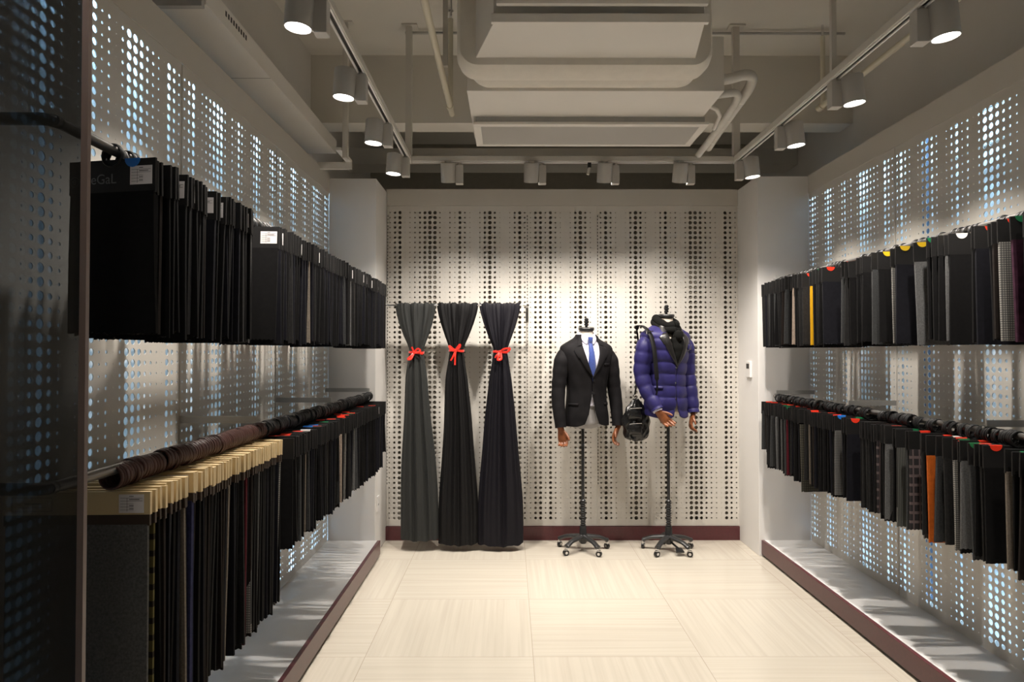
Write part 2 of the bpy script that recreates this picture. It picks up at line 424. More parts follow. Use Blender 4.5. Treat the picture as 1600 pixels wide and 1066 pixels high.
# slotted standards at the joints
def standard(x, y, rz, label, z1=2.83, slots=True):
    t = thing('wall_standard', label, 'shelf standard', (x, y, 0.12), rz, 'slotted wall standards')
    MB().box(-0.006, 0.006, -0.0015, 0.006, 0.0, z1 - 0.12).obj('channel', M['panel'], t)
    if slots:
        m = MB(); z = 0.35
        while z < z1 - 0.2:
            m.box(-0.0028, 0.0028, -0.0021, -0.0012, z, z + 0.016); z += 0.028
        m.obj('slots', M['slot'], t)
standard(-1.040, YB - 0.004, 0, 'slotted standard in the corner left of the grey drape')
standard(0.147, YB - 0.004, 0, 'slotted standard at the right end of the drape rod')
standard(0.745, YB - 0.004, 0, 'slotted standard between the suit jacket and the puffer jacket')
for y, lb in ((4.139, 'nearest the column'), (2.941, 'in the middle of the wall'), (1.743, 'behind the smoked glass')):
    standard(XL + 0.003, y, R(90), 'plain standard at a left wall panel joint, ' + lb, slots=False)
for y, lb in ((4.137, 'nearest the column'), (2.939, 'at the right edge of the view')):
    standard(XR - 0.003, y, R(-90), 'plain standard at a right wall panel joint, ' + lb, slots=False)

# light box tubes and glowing diffuser sheets in the side cavities
for x, e, lb in ((-1.546, 0.20, 'glowing pale blue diffuser sheet behind the left panels'), (2.664, 0.06, 'faintly glowing diffuser sheet behind the right panels')):
    tag(MB().box(x - 0.002, x + 0.002, 0.5, 5.38, 0.02, 2.93).obj('diffuser_sheet', mat('diffuser_sheet', (0.75, 0.78, 0.8), 0.7, emit=(0.42, 0.68, 0.92), estr=e)), lb, 'light box')
for x, z, lb in ((-1.452, 2.885, 'cool light tube hidden at the top behind the left panels'), (-1.470, 0.10, 'cool light tube hidden at the foot of the left panels'),
                 (2.40, 2.885, 'cool light tube hidden at the top behind the right panels'), (2.42, 0.10, 'cool light tube hidden at the foot of the right panels')):
    tag(MB().tube([(x, 0.6, z), (x, 5.3, z)], 0.013, 8).obj('led_tube', M['led'] if z > 1 else M['led_low']), lb, 'light tube', 'light tubes behind the panels')
M['warm_fill'] = mat('warm_fill', (1, 1, 1), 0.3, emit=(1.0, 0.9, 0.75), estr=5.0)
t = thing('fill_tube', 'unseen fill tube added behind the back wall', 'lamp', (0.6, 7.49, 2.3))  # unseen light added to brighten the dark space beyond the partition
MB().tube([(-1.4, 0, 0), (1.4, 0, 0)], 0.02, 10).obj('tube', M['warm_fill'], t)
MB().box(-1.42, 1.42, 0.02, 0.062, -0.03, 0.03).obj('batten', M['white'], t)
tag(MB().tube([(2.52, 4.12, 0.1), (2.52, 4.12, 2.94)], 0.03, 12).obj('riser_pipe', M['blue_pipe'], smooth=True), 'blue riser pipe seen through the holes of the right wall', 'pipe')
tag(MB().tube([(2.56, 1.6, 2.70), (2.56, 5.2, 2.70)], 0.02, 10).obj('conduit', M['insul'], smooth=True), 'level conduit seen through the top holes of the right wall', 'pipe')

# plinths ------------------------------------------------------------
def plinth(x_in, x_out, label):
    s = 1 if x_out > x_in else -1
    t = thing('display_plinth', label, 'plinth', ((x_in + x_out) / 2, 2.6, 0))
    ox, oy = (x_in + x_out) / 2, 2.6
    a, b = sorted((x_in, x_out - s * 0.012))
    MB().box(a - ox, b - ox, 0.3 - oy, YC - 0.001 - oy, 0.012, 0.1235).obj('top_board', M['plinth_top'], t)
    a, b = sorted((x_out - s * 0.024, x_out))
    MB().box(a - ox, b - ox, 0.3 - oy, YC - 0.001 - oy, 0.018, 0.125).obj('fascia', M['maroon'], t, bevel=0.0015)
    a, b = sorted((x_in, x_out - s * 0.035))
    MB().box(a - ox, b - ox, 0.3 - oy, YC - 0.001 - oy, 0.0, 0.012).obj('recessed_base', M['slot'], t)
plinth(XL + 0.001, -1.008, 'long low white plinth with maroon front along the left wall')
plinth(XR - 0.001, 1.957, 'long low white plinth with maroon front along the right wall')

# glass partition at the near left
t = thing('glass_partition', 'smoked glass partition with a brown edge at the near left', 'partition', (-1.2, 1.455, 0))
MB().box(-0.345, 0.286, -0.005, 0.005, 0.0, 3.2).obj('pane', M['glass'], t)
MB().box(0.286, 0.300, -0.006, 0.006, 0.0, 3.2).obj('edge_profile', M['edge'], t)

# small wall fittings
t = thing('thermostat', 'small white thermostat on the right column beside the puffer jacket', 'thermostat', (1.94, 5.52, 1.385))
MB().box(-0.018, 0.0, -0.05, 0.05, 0.0, 0.13).obj('housing', M['white'], t, bevel=0.003)
MB().box(-0.0195, -0.018, -0.03, 0.03, 0.07, 0.11).obj('display', M['slot'], t)
t = thing('wall_socket', 'white wall socket low on the left column', 'socket', (-1.05, 5.43, 0.33))
MB().box(0.0, 0.008, -0.043, 0.043, 0, 0.12).obj('plate', M['white'], t, bevel=0.002)
MB().box(0.008, 0.0088, -0.012, -0.006, 0.045, 0.06).box(0.008, 0.0088, 0.006, 0.012, 0.045, 0.06).obj('slots', M['slot'], t)

# ------------------------------------------------------------------ ceiling: track frame and spots
TX0, TX1, TY = -0.715, 1.598, 4.80
def bar(name, x0, x1, y0, y1, label, cat, z0=2.925, z1=2.968, slot=True):
    cx, cy = (x0 + x1) / 2, (y0 + y1) / 2
    t = thing(name, label, cat, (cx, cy, z0), 0, 'light track frame')
    MB().box(x0 - cx, x1 - cx, y0 - cy, y1 - cy, 0.008, z1 - z0).obj('beam', M['track'], t, bevel=0.002)
    m = MB()
    if x1 - x0 > y1 - y0:
        m.box(x0 - cx, x1 - cx, -0.017, -0.009, 0, 0.008).box(x0 - cx, x1 - cx, 0.009, 0.017, 0, 0.008)
        q = MB().box(x0 - cx, x1 - cx, -0.009, 0.009, 0.0065, 0.0085)
    else:
        m.box(-0.017, -0.009, y0 - cy, y1 - cy, 0, 0.008).box(0.009, 0.017, y0 - cy, y1 - cy, 0, 0.008)
        q = MB().box(-0.009, 0.009, y0 - cy, y1 - cy, 0.0065, 0.0085)
    m.obj('track', M['white'], t); q.obj('slot', M['slot'], t)
bar('light_track', TX0 - 0.022, TX0 + 0.022, 0.9, TY + 0.022, 'long white light track running along the left side', 'light track')
bar('light_track', TX1 - 0.022, TX1 + 0.022, 0.9, TY + 0.022, 'long white light track running along the right side', 'light track')
bar('light_track', TX0 + 0.022, TX1 - 0.022, TY - 0.022, TY + 0.022, 'white light track crossing in front of the back wall', 'light track')
for x, y, lb in ((TX0, TY, 'square hanger post over the far left corner of the track frame'), (TX1, TY, 'square hanger post over the far right corner of the track frame')):
    t = thing('hanger_post', lb, 'hanger post', (x, y, 2.968), 0, 'hanger posts of the track frame')
    MB().box(-0.022, 0.022, -0.022, 0.022, 0, 0.92).obj('post', M['track'], t)
    MB().box(-0.05, 0.06, -0.04, 0.04, 0.92, 0.93).obj('ceiling_plate', M['track'], t)
tag(MB().box(1.583, 1.607, 3.33, 3.354, 2.968, 3.9).obj('hanger_post', M['track']), 'slim hanger post holding the middle of the right track', 'hanger post', 'hanger posts of the track frame')
tag(MB().box(-0.395, -0.367, 3.98, 4.008, 3.27, 3.9).obj('hanger_post', M['track']), 'slim hanger post beside the sprinkler pipe left of the air conditioner', 'hanger post')
t = thing('hanger_post', 'hanger post at the far end of the long white trough', 'hanger post', (-1.15, 4.75, 2.94))
MB().box(-0.018, 0.018, -0.018, 0.018, 0.0, 0.95).obj('post', M['track'], t)
MB().box(-0.05, 0.05, -0.03, 0.03, 0.95, 0.96).obj('ceiling_plate', M['track'], t)
tag(MB().tube([(-0.75, TY + 0.05, 3.872), (2.4, TY + 0.05, 3.872)], 0.010, 8).obj('ceiling_conduit', M['ac_grey'], smooth=True), 'thin conduit running across the ceiling above the track frame', 'conduit')

def spot(x, y, zb, aim, watts, label, group, lit=True, box_dx=0.075, box_dy=0.03, tilt=(0, 0), size=R(104), blend=0.8):
    """track spot: gear box on the track, tilting lamp cylinder hung beside it. zb is the lamp mouth height."""
    t = thing('track_spotlight', label, 'spotlight', (x, y, zb), 0, group)
    bx, by = box_dx, box_dy
    MB().box(bx - 0.026, bx + 0.026, by - 0.026, by + 0.026, -0.012, 0.118).obj('gear_box', M['fixture'], t, bevel=0.002)
    MB().cyl((bx, by), 0.016, 0.118, 0.135).obj('track_adapter', M['track'], t)
    mt = Matrix.Translation((0, 0, 0.07)) @ Matrix.Rotation(tilt[1], 4, 'Y') @ Matrix.Rotation(tilt[0], 4, 'X') @ Matrix.Translation((0, 0, -0.07))
    n = 32; r = 0.052; prof = [(0.001, 0.135), (r - 0.002, 0.135), (r, 0.132), (r, 0.0), (r - 0.004, 0.0), (r - 0.005, 0.012), (r - 0.010, 0.02)]
    m = MB(); m.lathe(prof, n=n); m.v = [tuple(mt @ Vector(p)) for p in m.v]
    h = m.obj('lamp_housing', M['fixture'], t, smooth=True)
    m = MB(); m.cyl((0, 0), r - 0.0055, 0.008, 0.0095, n=n); m.v = [tuple(mt @ Vector(p)) for p in m.v]
    m.obj('lens', M['lens'], h)
    m = MB(); m.cyl((0, 0), 0.02, 0.135, 0.148, n=16); m.v = [tuple(mt @ Vector(p)) for p in m.v]
    m.obj('cap', M['track'], h)
    MB().tube([(0.0 + bx * 0.55, by * 0.55, 0.09), (bx * 0.8, by * 0.8, 0.09)], 0.012, 10).obj('swivel', M['fixture'], t)
    l = bpy.data.lights.new('lamp', 'SPOT'); l.energy = watts; l.color = LAMP_COL; l.spot_size = size; l.spot_blend = blend; l.shadow_soft_size = 0.03
    lo = bpy.data.objects.new('lamp', l); C.objects.link(lo); lo.parent = t
    p = mt @ Vector((0, 0, -0.008)); lo.location = p
    d = Vector(aim) - (Vector((x, y, zb)) + p)
    lo.rotation_euler = d.to_track_quat('-Z', 'Y').to_euler()
    return t
words4 = ('nearest', 'second nearest', 'third nearest', 'farthest')
for i, y in enumerate((2.54, 3.24, 3.95, 4.63)):
    spot(-0.79, y, 2.80, (-1.15, y, 0), SIDE_W, 'lit cylinder spotlight on the left track, %s of its four' % words4[i], 'spotlights on the left track', tilt=(0, R(4)))
for i, y in enumerate((2.61, 3.31, 3.99, 4.71)):
    spot(1.675, y, 2.80, (2.05, y, 0), SIDE_W, 'lit cylinder spotlight on the right track, %s of its four' % words4[i], 'spotlights on the right track', box_dx=-0.075, tilt=(0, R(-6)))
for y, lb in ((1.85, 'just above the viewer'), (1.15, 'behind the viewer')):  # out-of-view spots added to raise the room's brightness
    spot(-0.79, y, 2.80, (-1.15, y, 0), SIDE_W * 0.10, 'added fill spotlight on the left track, ' + lb, 'spotlights on the left track', tilt=(0, R(4)))
    spot(1.675, y, 2.80, (2.05, y, 0), SIDE_W * NEAR_FILL, 'added fill spotlight on the right track, ' + lb, 'spotlights on the right track', box_dx=-0.075, tilt=(0, R(-6)))
wb = ('leftmost', 'second from the left', 'third from the left', 'rightmost')
for i, x in enumerate((-0.435, 0.150, 0.665, 1.198)):
    spot(x, TY - 0.02, 2.785, (x, 5.8, 0.45), BACK_W, 'cylinder spotlight turned to the back wall, %s on the cross track' % wb[i], 'spotlights on the cross track',
         box_dx=0.078, box_dy=0.02, tilt=(R(22), 0), size=R(102), blend=0.9)
t = thing('camera_sensor', 'small white sensor hanging from the cross track below the air conditioner', 'sensor', (0.56, TY, 2.84))
MB().box(-0.012, 0.012, -0.012, 0.012, 0.05, 0.085).obj('bracket', M['slot'], t)
MB().tube([(0.004, 0, 0.06), (-0.012, -0.01, 0.0)], 0.01, 10).obj('body', M['track'], t, smooth=True)
t = thing('smoke_vent', 'dark round vent behind the grille of the air conditioner', 'vent', (0.30, 5.39, 3.345))
MB().cyl((0, 0), 0.09, 0, 0.025).obj('bezel', M['slot'], t)
MB().cyl((0, 0), 0.045, -0.012, 0.0).obj('hub', M['ac_grey'], t)

# long trough at upper left
t = thing('cable_trough', 'long white box trough hanging above the left wall', 'trough', (-1.43, 4.1, 3.10))
MB().box(-0.115, 0.107, -1.15, 1.08, 0, 0.10).obj('trough_body', M['ac'], t, bevel=0.002)
MB().box(-0.125, 0.100, -1.18, -1.15, -0.02, 0.10).obj('end_cap', M['ac_grey'], t)
m = MB()
for k in range(9): m.box(0.1065, 0.108, -0.95 + k * 0.03, -0.935 + k * 0.03, 0.05, 0.075)
m.obj('vent_slots', M['slot'], t)
MB().box(-0.115, 0.107, -0.352, -0.350, -0.0008, 0.0).obj('seam', M['slot'], t)
t = thing('trough_bracket', 'white angle bracket closing the far end of the trough', 'bracket', (-1.24, 5.05, 2.95))
MB().box(-0.30, 0.06, 0.0, 0.03, 0.0, 0.05).obj('ledge', M['ac'], t)
MB().box(0.02, 0.06, -0.3, 0.03, 0.05, 0.07).obj('arm', M['ac'], t)

# pipes
t = thing('sprinkler_pipe', 'cream sprinkler pipe slanting toward the viewer left of the air conditioner', 'pipe', (-0.40, 3.6, 3.225))
MB().tube([(0, -2.8, 0), (0, 1.07, 0)], 0.019, 16).obj('pipe', M['pipe'], t, smooth=True)
MB().tube([(0, 0.90, 0), (0, 0.94, 0)], 0.024, 16).obj('coupling', M['pipe'], t, smooth=True)
MB().tube([(0.0, 0.95, 0.0), (0.0, 0.95, 0.60)], 0.018, 12).obj('riser', M['pipe'], t, smooth=True)
MB().tube([(0.0, 0.95, 0.60), (0.0, 0.95, 0.66)], 0.009, 10).tube([(0, 0.95, 0.655), (0, 0.95, 0.66)], 0.02, 10).obj('sprinkler_head', M['chrome'], t, smooth=True)
t = thing('sprinkler_pipe', 'cream sprinkler pipe running above the right track', 'pipe', (2.17, 3.6, 3.30))
MB().tube([(0, -2.8, 0), (0, 1.13, 0)], 0.019, 16).obj('pipe', M['pipe'], t, smooth=True)
MB().tube([(0, 1.10, 0), (0, 1.16, 0)], 0.026, 16).obj('coupling', M['pipe'], t, smooth=True)
MB().tube([(0, 1.1, 0), (0, 1.1, 0.48)], 0.016, 12).obj('riser', M['pipe'], t, smooth=True)
MB().tube([(0, 1.1, 0.48), (0, 1.1, 0.56)], 0.008, 10).obj('sprinkler_head', M['chrome'], t, smooth=True)

# air conditioner --------------------------------------------------
t = thing('air_conditioner', 'ducted white air conditioner with canvas collar and ceiling grille', 'air conditioner', (0.45, 3.6, 2.95))
ox, oy, oz = 0.45, 3.6, 2.95
def B(mb, x0, x1, y0, y1, z0, z1, **k): return mb.box(x0 - ox, x1 - ox, y0 - oy, y1 - oy, z0 - oz, z1 - oz, **k)
B(MB(), -0.234, 1.16, 3.67, 4.50, 3.0, 3.30).obj('plenum_box', [M['ac']], t, bevel=0.003)
u = MB(); B(u, -0.05, 0.90, 2.10, 2.97, 3.16, 3.55); u.obj('fan_coil_body', M['ac'], t, bevel=0.004)
u = MB(); B(u, -0.085, 0.885, 3.005, 3.03, 3.052, 3.092); u.obj('lower_flange', M['ac'], t, bevel=0.002)
u = MB(); B(u, -0.06, 0.87, 2.96, 2.985, 3.112, 3.15); u.obj('upper_flange', M['ac'], t, bevel=0.002)
m = MB()
for x in (-0.045, 0.855):
    m.tube([(x - ox, 2.95 - oy, 3.14 - oz), (x - ox, 3.02 - oy, 3.14 - oz)], 0.012, 10)
m.obj('bolt_heads', M['ac_grey'], t)
q = lambda x, y, z: Vector((x - ox, y - oy, z - oz))
v = [q(-0.075, 3.03, 3.06), q(0.872, 3.03, 3.06), q(0.925, 3.385, 3.05), q(-0.175, 3.385, 3.05), q(-0.075, 3.03, 3.45), q(0.872, 3.03, 3.45), q(0.925, 3.385, 3.45), q(-0.175, 3.385, 3.45)]
MB().add(v, [(0, 3, 2, 1), (4, 5, 6, 7), (0, 1, 5, 4), (1, 2, 6, 5), (2, 3, 7, 6), (3, 0, 4, 7)]).obj('tapered_duct', M['ac'], t, bevel=0.003)
def rrect(cx, cz, hx, hz, r, y, n=8):
    out = []
    for sx, sz, a0 in ((1, -1, -90), (1, 1, 0), (-1, 1, 90), (-1, -1, 180)):
        for k in range(n + 1):
            a = R(a0 + 90 * k / n); out.append(q(cx + sx * (hx - r) + r * math.cos(a), y, cz + sz * (hz - r) + r * math.sin(a)))
    return out
rg = []
for yy, gx, gz in ((3.37, 0.600, -0.002), (3.372, 0.625, 0.015), (3.40, 0.640, 0.028), (3.45, 0.645, 0.036), (3.50, 0.636, 0.040), (3.53, 0.612, 0.030), (3.545, 0.600, 0.018), (3.57, 0.600, 0.030), (3.61, 0.598, 0.034), (3.65, 0.590, 0.022), (3.672, 0.582, 0.0)):
    rg.append(rrect(0.375 if gx > 0.61 else 0.39, 3.22, gx, 0.188 + gz, 0.09, yy))
m = MB().loft(rg, True)
m.obj('canvas_collar', M['canvas'], t, smooth=True)
u = MB(); B(u, -0.205, 1.17, 4.075, 4.49, 2.965, 3.0); u.obj('grille_neck', M['ac_grey'], t)
fr = MB(); x0, x1, y0, y1, za, zb2 = -0.222, 1.192, 4.06, 4.50, 2.950, 2.966; wv = 0.045
B(fr, x0, x1, y0, y0 + wv, za, zb2); B(fr, x0, x1, y1 - wv, y1, za, zb2); B(fr, x0, x0 + wv, y0 + wv, y1 - wv, za, zb2); B(fr, x1 - wv, x1, y0 + wv, y1 - wv, za, zb2)
g_ = fr.obj('grille_frame', M['ac'], t, bevel=0.003)
lv = MB(); yy = y0 + wv + 0.006
while yy < y1 - wv - 0.004:
    B(lv, x0 + wv, x1 - wv, yy, yy + 0.007, za + 0.003, zb2); yy += 0.0115
lv.obj('louvres', M['grille'], g_)
m = MB(); m.box(-0.03, 0.0, 0.1, 0.4, 0.1, 0.3)
t2 = thing('refrigerant_pipes', 'wrapped pair of pipes bent beside the air conditioner, right side', 'pipe', (1.17, 3.9, 3.1))
MB().tube(spline([(-0.01, -0.05, 0.03), (0.08, -0.04, 0.045), (0.17, -0.02, 0.075), (0.225, 0.01, 0.075), (0.235, 0.08, 0.04), (0.225, 0.30, 0.0), (0.22, 0.62, -0.04), (0.215, 0.85, -0.08)], 30), 0.030, 14).obj('large_pipe', M['insul'], t2, smooth=True)
MB().tube(spline([(0, 0.02, -0.03), (0.08, 0.03, -0.015), (0.15, 0.06, 0.0), (0.175, 0.12, -0.02), (0.165, 0.3, -0.06), (0.155, 0.58, -0.10), (0.15, 0.86, -0.13)], 30), 0.022, 14).obj('small_pipe', M['insul'], t2, smooth=True)
MB().tube([(-0.02, 0.12, -0.04), (0.08, 0.20, -0.045), (0.13, 0.30, -0.05), (0.12, 0.4, -0.10)], 0.013, 10).obj('drain_pipe', M['ac'], t2, smooth=True)
m = MB()
for k, (x, y, z) in enumerate(((0.230, 0.2, 0.018), (0.223, 0.42, -0.014), (0.218, 0.74, -0.058))):
    m.tube([(x, y, z), (x - 0.002, y + 0.012, z - 0.003)], 0.0325, 14)
m.obj('tape_bands', M['ac'], t2, smooth=True)
tag(MB().tube([(1.10, 3.45, 3.40), (1.10, 3.45, 3.9)], 0.004, 8).obj('threaded_rod', M['ac_grey']), 'thin threaded rod hanging the air conditioner on its right', 'rod')
tag(MB().tube([(-0.30, 3.45, 3.3), (-0.30, 3.45, 3.9)], 0.004, 8).obj('threaded_rod', M['ac_grey']), 'thin threaded rod hanging the air conditioner on its left', 'rod')

# ------------------------------------------------------------------ rails with fabric swatches
XRL, XRR = -1.08, 2.052
def rail(side, z, label, far_y=5.29, near_y=1.60, rings=''):
    x = XRL if side < 0 else XRR
    wall = (XL if side < 0 else XR) - x
    t = thing('hanging_rail', label, 'rail', (x, 3.4, z), 0, 'hanging rails')
    y0, y1 = near_y - 3.4, far_y - 3.4
    s = 1 if wall > 0 else -1
    MB().tube([(0, y0 + 0.01, 0), (0, y1, 0)], 0.014, 16).obj('tube', M['rail'], t, smooth=True)
    pts = [(wall, y0, 0)] + [(0.03 * s * (1 - math.sin(a)), y0 + 0.03 * (1 - math.cos(a)), 0) for a in [PI / 2 * k / 6 for k in range(7)]]
    MB().tube(pts, 0.015, 16).obj('return_arm', M['rail_dark'], t, smooth=True)
    for yb in ((2.941, 4.139, 5.26) if z < 1.5 else (5.26,)):
        if side > 0 and yb == 2.941: yb = 2.939
        m = MB(); a, b = sorted((0.0, wall))
        m.box(a, b, yb - 3.4 - 0.003, yb - 3.4 + 0.003, 0.016, 0.046)
        m.obj('bracket_arm', M['ac_grey'], t)
        MB().box(-0.016, 0.016, yb - 3.4 - 0.006, yb - 3.4 + 0.006, -0.004, 0.02).obj('bracket_clip', M['ac_grey'], t)
ZU, ZLo = 2.135, 1.266
ZRL = 1.248
rail(-1, ZU, 'upper hanging rail on the left wall')
rail(-1, ZLo, 'lower hanging rail on the left wall')
rail(1, ZU, 'upper hanging rail on the right wall')
rail(1, ZRL, 'lower hanging rail on the right wall')

rnd = random.Random(7)
ring_me = {k + '2': MB().torus((0, -0.007, 0.0262), 0.0305, 0.0036, 'y', 20, 8, wid=1.8).torus((0, 0.007, 0.0262), 0.0305, 0.0036, 'y', 20, 8, wid=1.8).mesh('ring', M['ring_' + k], True) for k in ('black', 'maroon')}
ring_me.update({k: MB().torus((0, 0, 0.0262), 0.0305, 0.0036, 'y', 20, 8, wid=1.9).mesh('ring', M['ring_' + k], True) for k in ('black', 'maroon')})
def header_mesh(w_, h_, th, m):
    mb = MB(); mb.box(-w_ / 2, w_ / 2, -th / 2, th / 2, -h_, 0)
    return mb.mesh('header', m)
hd_black = header_mesh(0.27, 0.092, 0.007, M['card_black'])
# the cream cards hang off centre on their ring; (centre, width), the last one is the wide front card
CRM = [(-0.050, 0.31), (-0.050, 0.31), (-0.050, 0.31), (-0.095, 0.40)]
def cream_header(cx, w_):
    mb = MB(); mb.box(cx - w_ / 2, cx + w_ / 2, -0.0055, 0.0055, -0.062, 0)
    return mb.mesh('header', M['card_cream'])
hd_cream = [cream_header(*c) for c in (CRM[0], CRM[3])]
strip_me = [MB().box(cx - w_ / 2 + 0.002, cx + w_ / 2 - 0.002, -0.0045, 0.0045, -0.092, -0.06).mesh('brown_strip', M['strip_brown']) for cx, w_ in (CRM[0], CRM[3])]
def cloth_mesh(wd, z0, z1, th, seed, cx=0.0, amp=0.008):
    r = random.Random(seed); nx, nz = 30, 12; ph = r.uniform(0, 6); k1 = r.uniform(14, 30); bend = r.uniform(-1, 1)
    fr_, bk = [], []
    for j in range(nz + 1):
        t_ = j / nz; rowf, rowb = [], []
        for i in range(nx + 1):
            x = -wd / 2 + wd * i / nx
            taper = 1 - 0.03 * t_ * math.sin(ph)
            z = z0 + (z1 - z0) * t_
            if j == nz: z += 0.0045 * (i % 2)
            y = amp * t_ * math.sin(k1 * x + ph) + bend * 0.006 * t_ * t_ + 0.25 * amp * t_ * math.sin(9 * z + ph)
            fl = 0.5 * th * (1 + 0.35 * math.sin(k1 * 1.7 * x + 2 * ph) * t_)
            rowf.append(Vector((cx + x * taper, y - fl, z))); rowb.append(Vector((cx + x * taper, y + fl, z)))
        fr_.append(rowf); bk.append(rowb)
    rings = [a + b[::-1] for a, b in zip(fr_, bk)]
    return MB().loft(rings, True).mesh('cloth', CL['black'][0], True)
cl_black = [cloth_mesh(0.262, -0.09, -0.48, (0.006, 0.008, 0.010, 0.012)[s % 4], 10 + s, amp=0.006 + 0.001 * (s % 3)) for s in range(8)]
cl_cream = [cloth_mesh(0.298, -0.088, -0.70, (0.008, 0.010, 0.012)[s % 3], 40 + s, -0.050, amp=0.009) for s in range(6)]
cl_wide = cloth_mesh(0.385, -0.088, -0.70, 0.01, 50, -0.095, amp=0.009)
def marker_mesh(col):
    mb = MB(); r = 0.024; n = 10
    for y0, y1 in ((-0.0045, 0.0045),):
        ring0 = [Vector((r * math.cos(a), y0, -r * 0.95 * math.sin(a) + 0.0)) for a in [PI * k / n for k in range(n + 1)]] + [Vector((-r, y0, 0.0012)), Vector((r, y0, 0.0012))]
        ring1 = [Vector((p.x, y1, p.z)) for p in ring0]
        mb.loft([ring0, ring1], True)
    return mb.mesh('marker', M[col])
mk = {c: marker_mesh(c) for c in ('red', 'blue', 'green', 'yellow', 'white_dot')}
def sticker_mesh(th):
    mb = MB(); mb.box(-0.034, 0.034, -th / 2 - 0.0006, -th / 2, -0.025, 0.025, 0)
    y0, y1 = -th / 2 - 0.0009, -th / 2 - 0.0006
    for z in (-0.017, -0.009, -0.001, 0.007, 0.015): mb.box(-0.030, 0.030 if z > 0 else 0.006, y0, y1, z, z + 0.0007, 1)
    mb.box(-0.012, -0.0113, y0, y1, -0.021, 0.015, 1)
    for z in (-0.0145, -0.006, 0.0105, 0.019): mb.box(-0.006, 0.006, y0, y1, z, z + 0.0018, 1)
    mb.box(-0.005, 0.022, y0, y1, 0.0105, 0.0123, 1)
    return mb.mesh('paper_label', [M['sticker'], M['ink']])
st_black, st_cream = sticker_mesh(0.007), sticker_mesh(0.0135)

def child(name, me, par, loc=(0, 0, 0), cloth=None, scale=None):
    o = bpy.data.objects.new(name, me); C.objects.link(o); o.parent = par; o.location = loc
    if scale: o.scale = scale
    if cloth:
        o.material_slots[0].link = 'OBJECT'; o.material_slots[0].material = CL[cloth][0]
    return o
def ordinal(n):
    return '%d%s' % (n, 'th' if 10 < n % 100 < 14 else {1: 'st', 2: 'nd', 3: 'rd'}.get(n % 10, 'th'))
MKW = {'red': 'red dot', 'blue': 'blue dot', 'green': 'green dot', 'yellow': 'yellow dot', 'white_dot': 'white dot'}
def swatch(x, y, ztop, kind, cloth, yaw, tilt, marker=None, sticker=False, ring='black', hs=1.0, label='', group='', mkx=None, name='fabric_swatch', rz_off=0.0):
    t = thing(name, label, 'fabric swatch', (x, y, ztop), yaw, group)
    t.rotation_euler = (tilt[0], tilt[1], yaw)
    child('ring', ring_me[ring if ztop > 1.5 else ring + '2'], t, (0, 0, rz_off))
    if kind == 'black':
        h = child('header', hd_black, t)
        child('cloth', rnd.choice(cl_black), t, (0, 0, 0), cloth, (1, 1, hs) if hs != 1 else None)
        if marker: child('marker', mk[marker], h, ((rnd.uniform(0.02, 0.11) * (1 if x < 0 else -1) if mkx is None else mkx), 0, 0))
        if sticker: child('paper_label', st_black, h, (0.092, 0, -0.045))
    else:
        wide = kind == 'cream_wide'
        h = child('header', hd_cream[wide], t)
        child('brown_strip', strip_me[wide], t)
        child('cloth', cl_wide if wide else rnd.choice(cl_cream), t, (0, 0, 0), cloth, (1, 1, hs) if hs != 1 else None)
        if sticker: child('paper_label', st_cream, h, (0.055, 0, -0.032))
    return t
def fill(spans, seed, jitter=0.35):
    """uneven positions along a rail: (start, end, count)"""
    r = random.Random(seed); out = []
    for a, b, n in spans:
        d = (b - a) / max(n - 1, 1)
        out += [a + d * k + (r.uniform(-jitter, jitter) * d if 0 < k < n - 1 else 0) for k in range(n)]
    return out
WEI = (('black', 10), ('ink', 5), ('charcoal', 4), ('darkbrown', 2), ('navy', 1), ('slate', 1))
def pick(r, wei=WEI):
    return r.choices([a for a, _ in wei], [b for _, b in wei])[0]
def run(ys, x, ztop, kind, where, group, seed, feats, yawf, ring='black', pm=0.2, ps=0.2, cols=(('red', 1),), wei=WEI, start=1, hsf=None, tiltx=1.6, tilty=0.9):
    """one row of swatches; feats maps a position along the rail to special looks and clears the gap in front of it"""
    r = random.Random(seed); special = {}
    for fy, d in feats:
        g = d.get('gap', 0.012)
        ys = [y for y in ys if not (fy - g < y < fy + 0.012) or y in special]
        ys.append(fy); special[fy] = d
    ys = sorted(ys); last = -9; yw = 0
    for i, y in enumerate(ys):
        d = special.get(y, {})
        cloth = d.get('cloth') or pick(r, wei)
        mkr = d['marker'] if 'marker' in d else (pick(r, cols) if r.random() < pm else None)
        stk = d.get('sticker', r.random() < ps)
        yt = d.get('yaw', yawf(r))
        yw = yt if y - last > 0.06 or 'yaw' in d else yw * 0.75 + yt * 0.25      # neighbours turn together
        last = y
        ext = ' with a %s' % MKW[mkr] if mkr else (' with a paper label' if stk else '')
        lab = '%s swatch%s, %s from front on %s' % (CL[cloth][1], ext, ordinal(i + start), where)
        o = swatch(x + r.uniform(-0.004, 0.004), y, ztop + r.uniform(-0.005, 0.004), d.get('kind', kind), cloth, yw, (R(r.uniform(-tiltx, tiltx)), R(r.uniform(-tilty, tilty))), mkr, stk, ring,
                   d.get('hs', (hsf(y, r) if hsf else r.uniform(0.97, 1.02))), lab, group, d.get('mkx'), rz_off=(-0.014 if ztop > 1.5 else 0.012 if x < 0 else 0.0))
        if d.get('first'): d['first'](o)
    return len(ys)
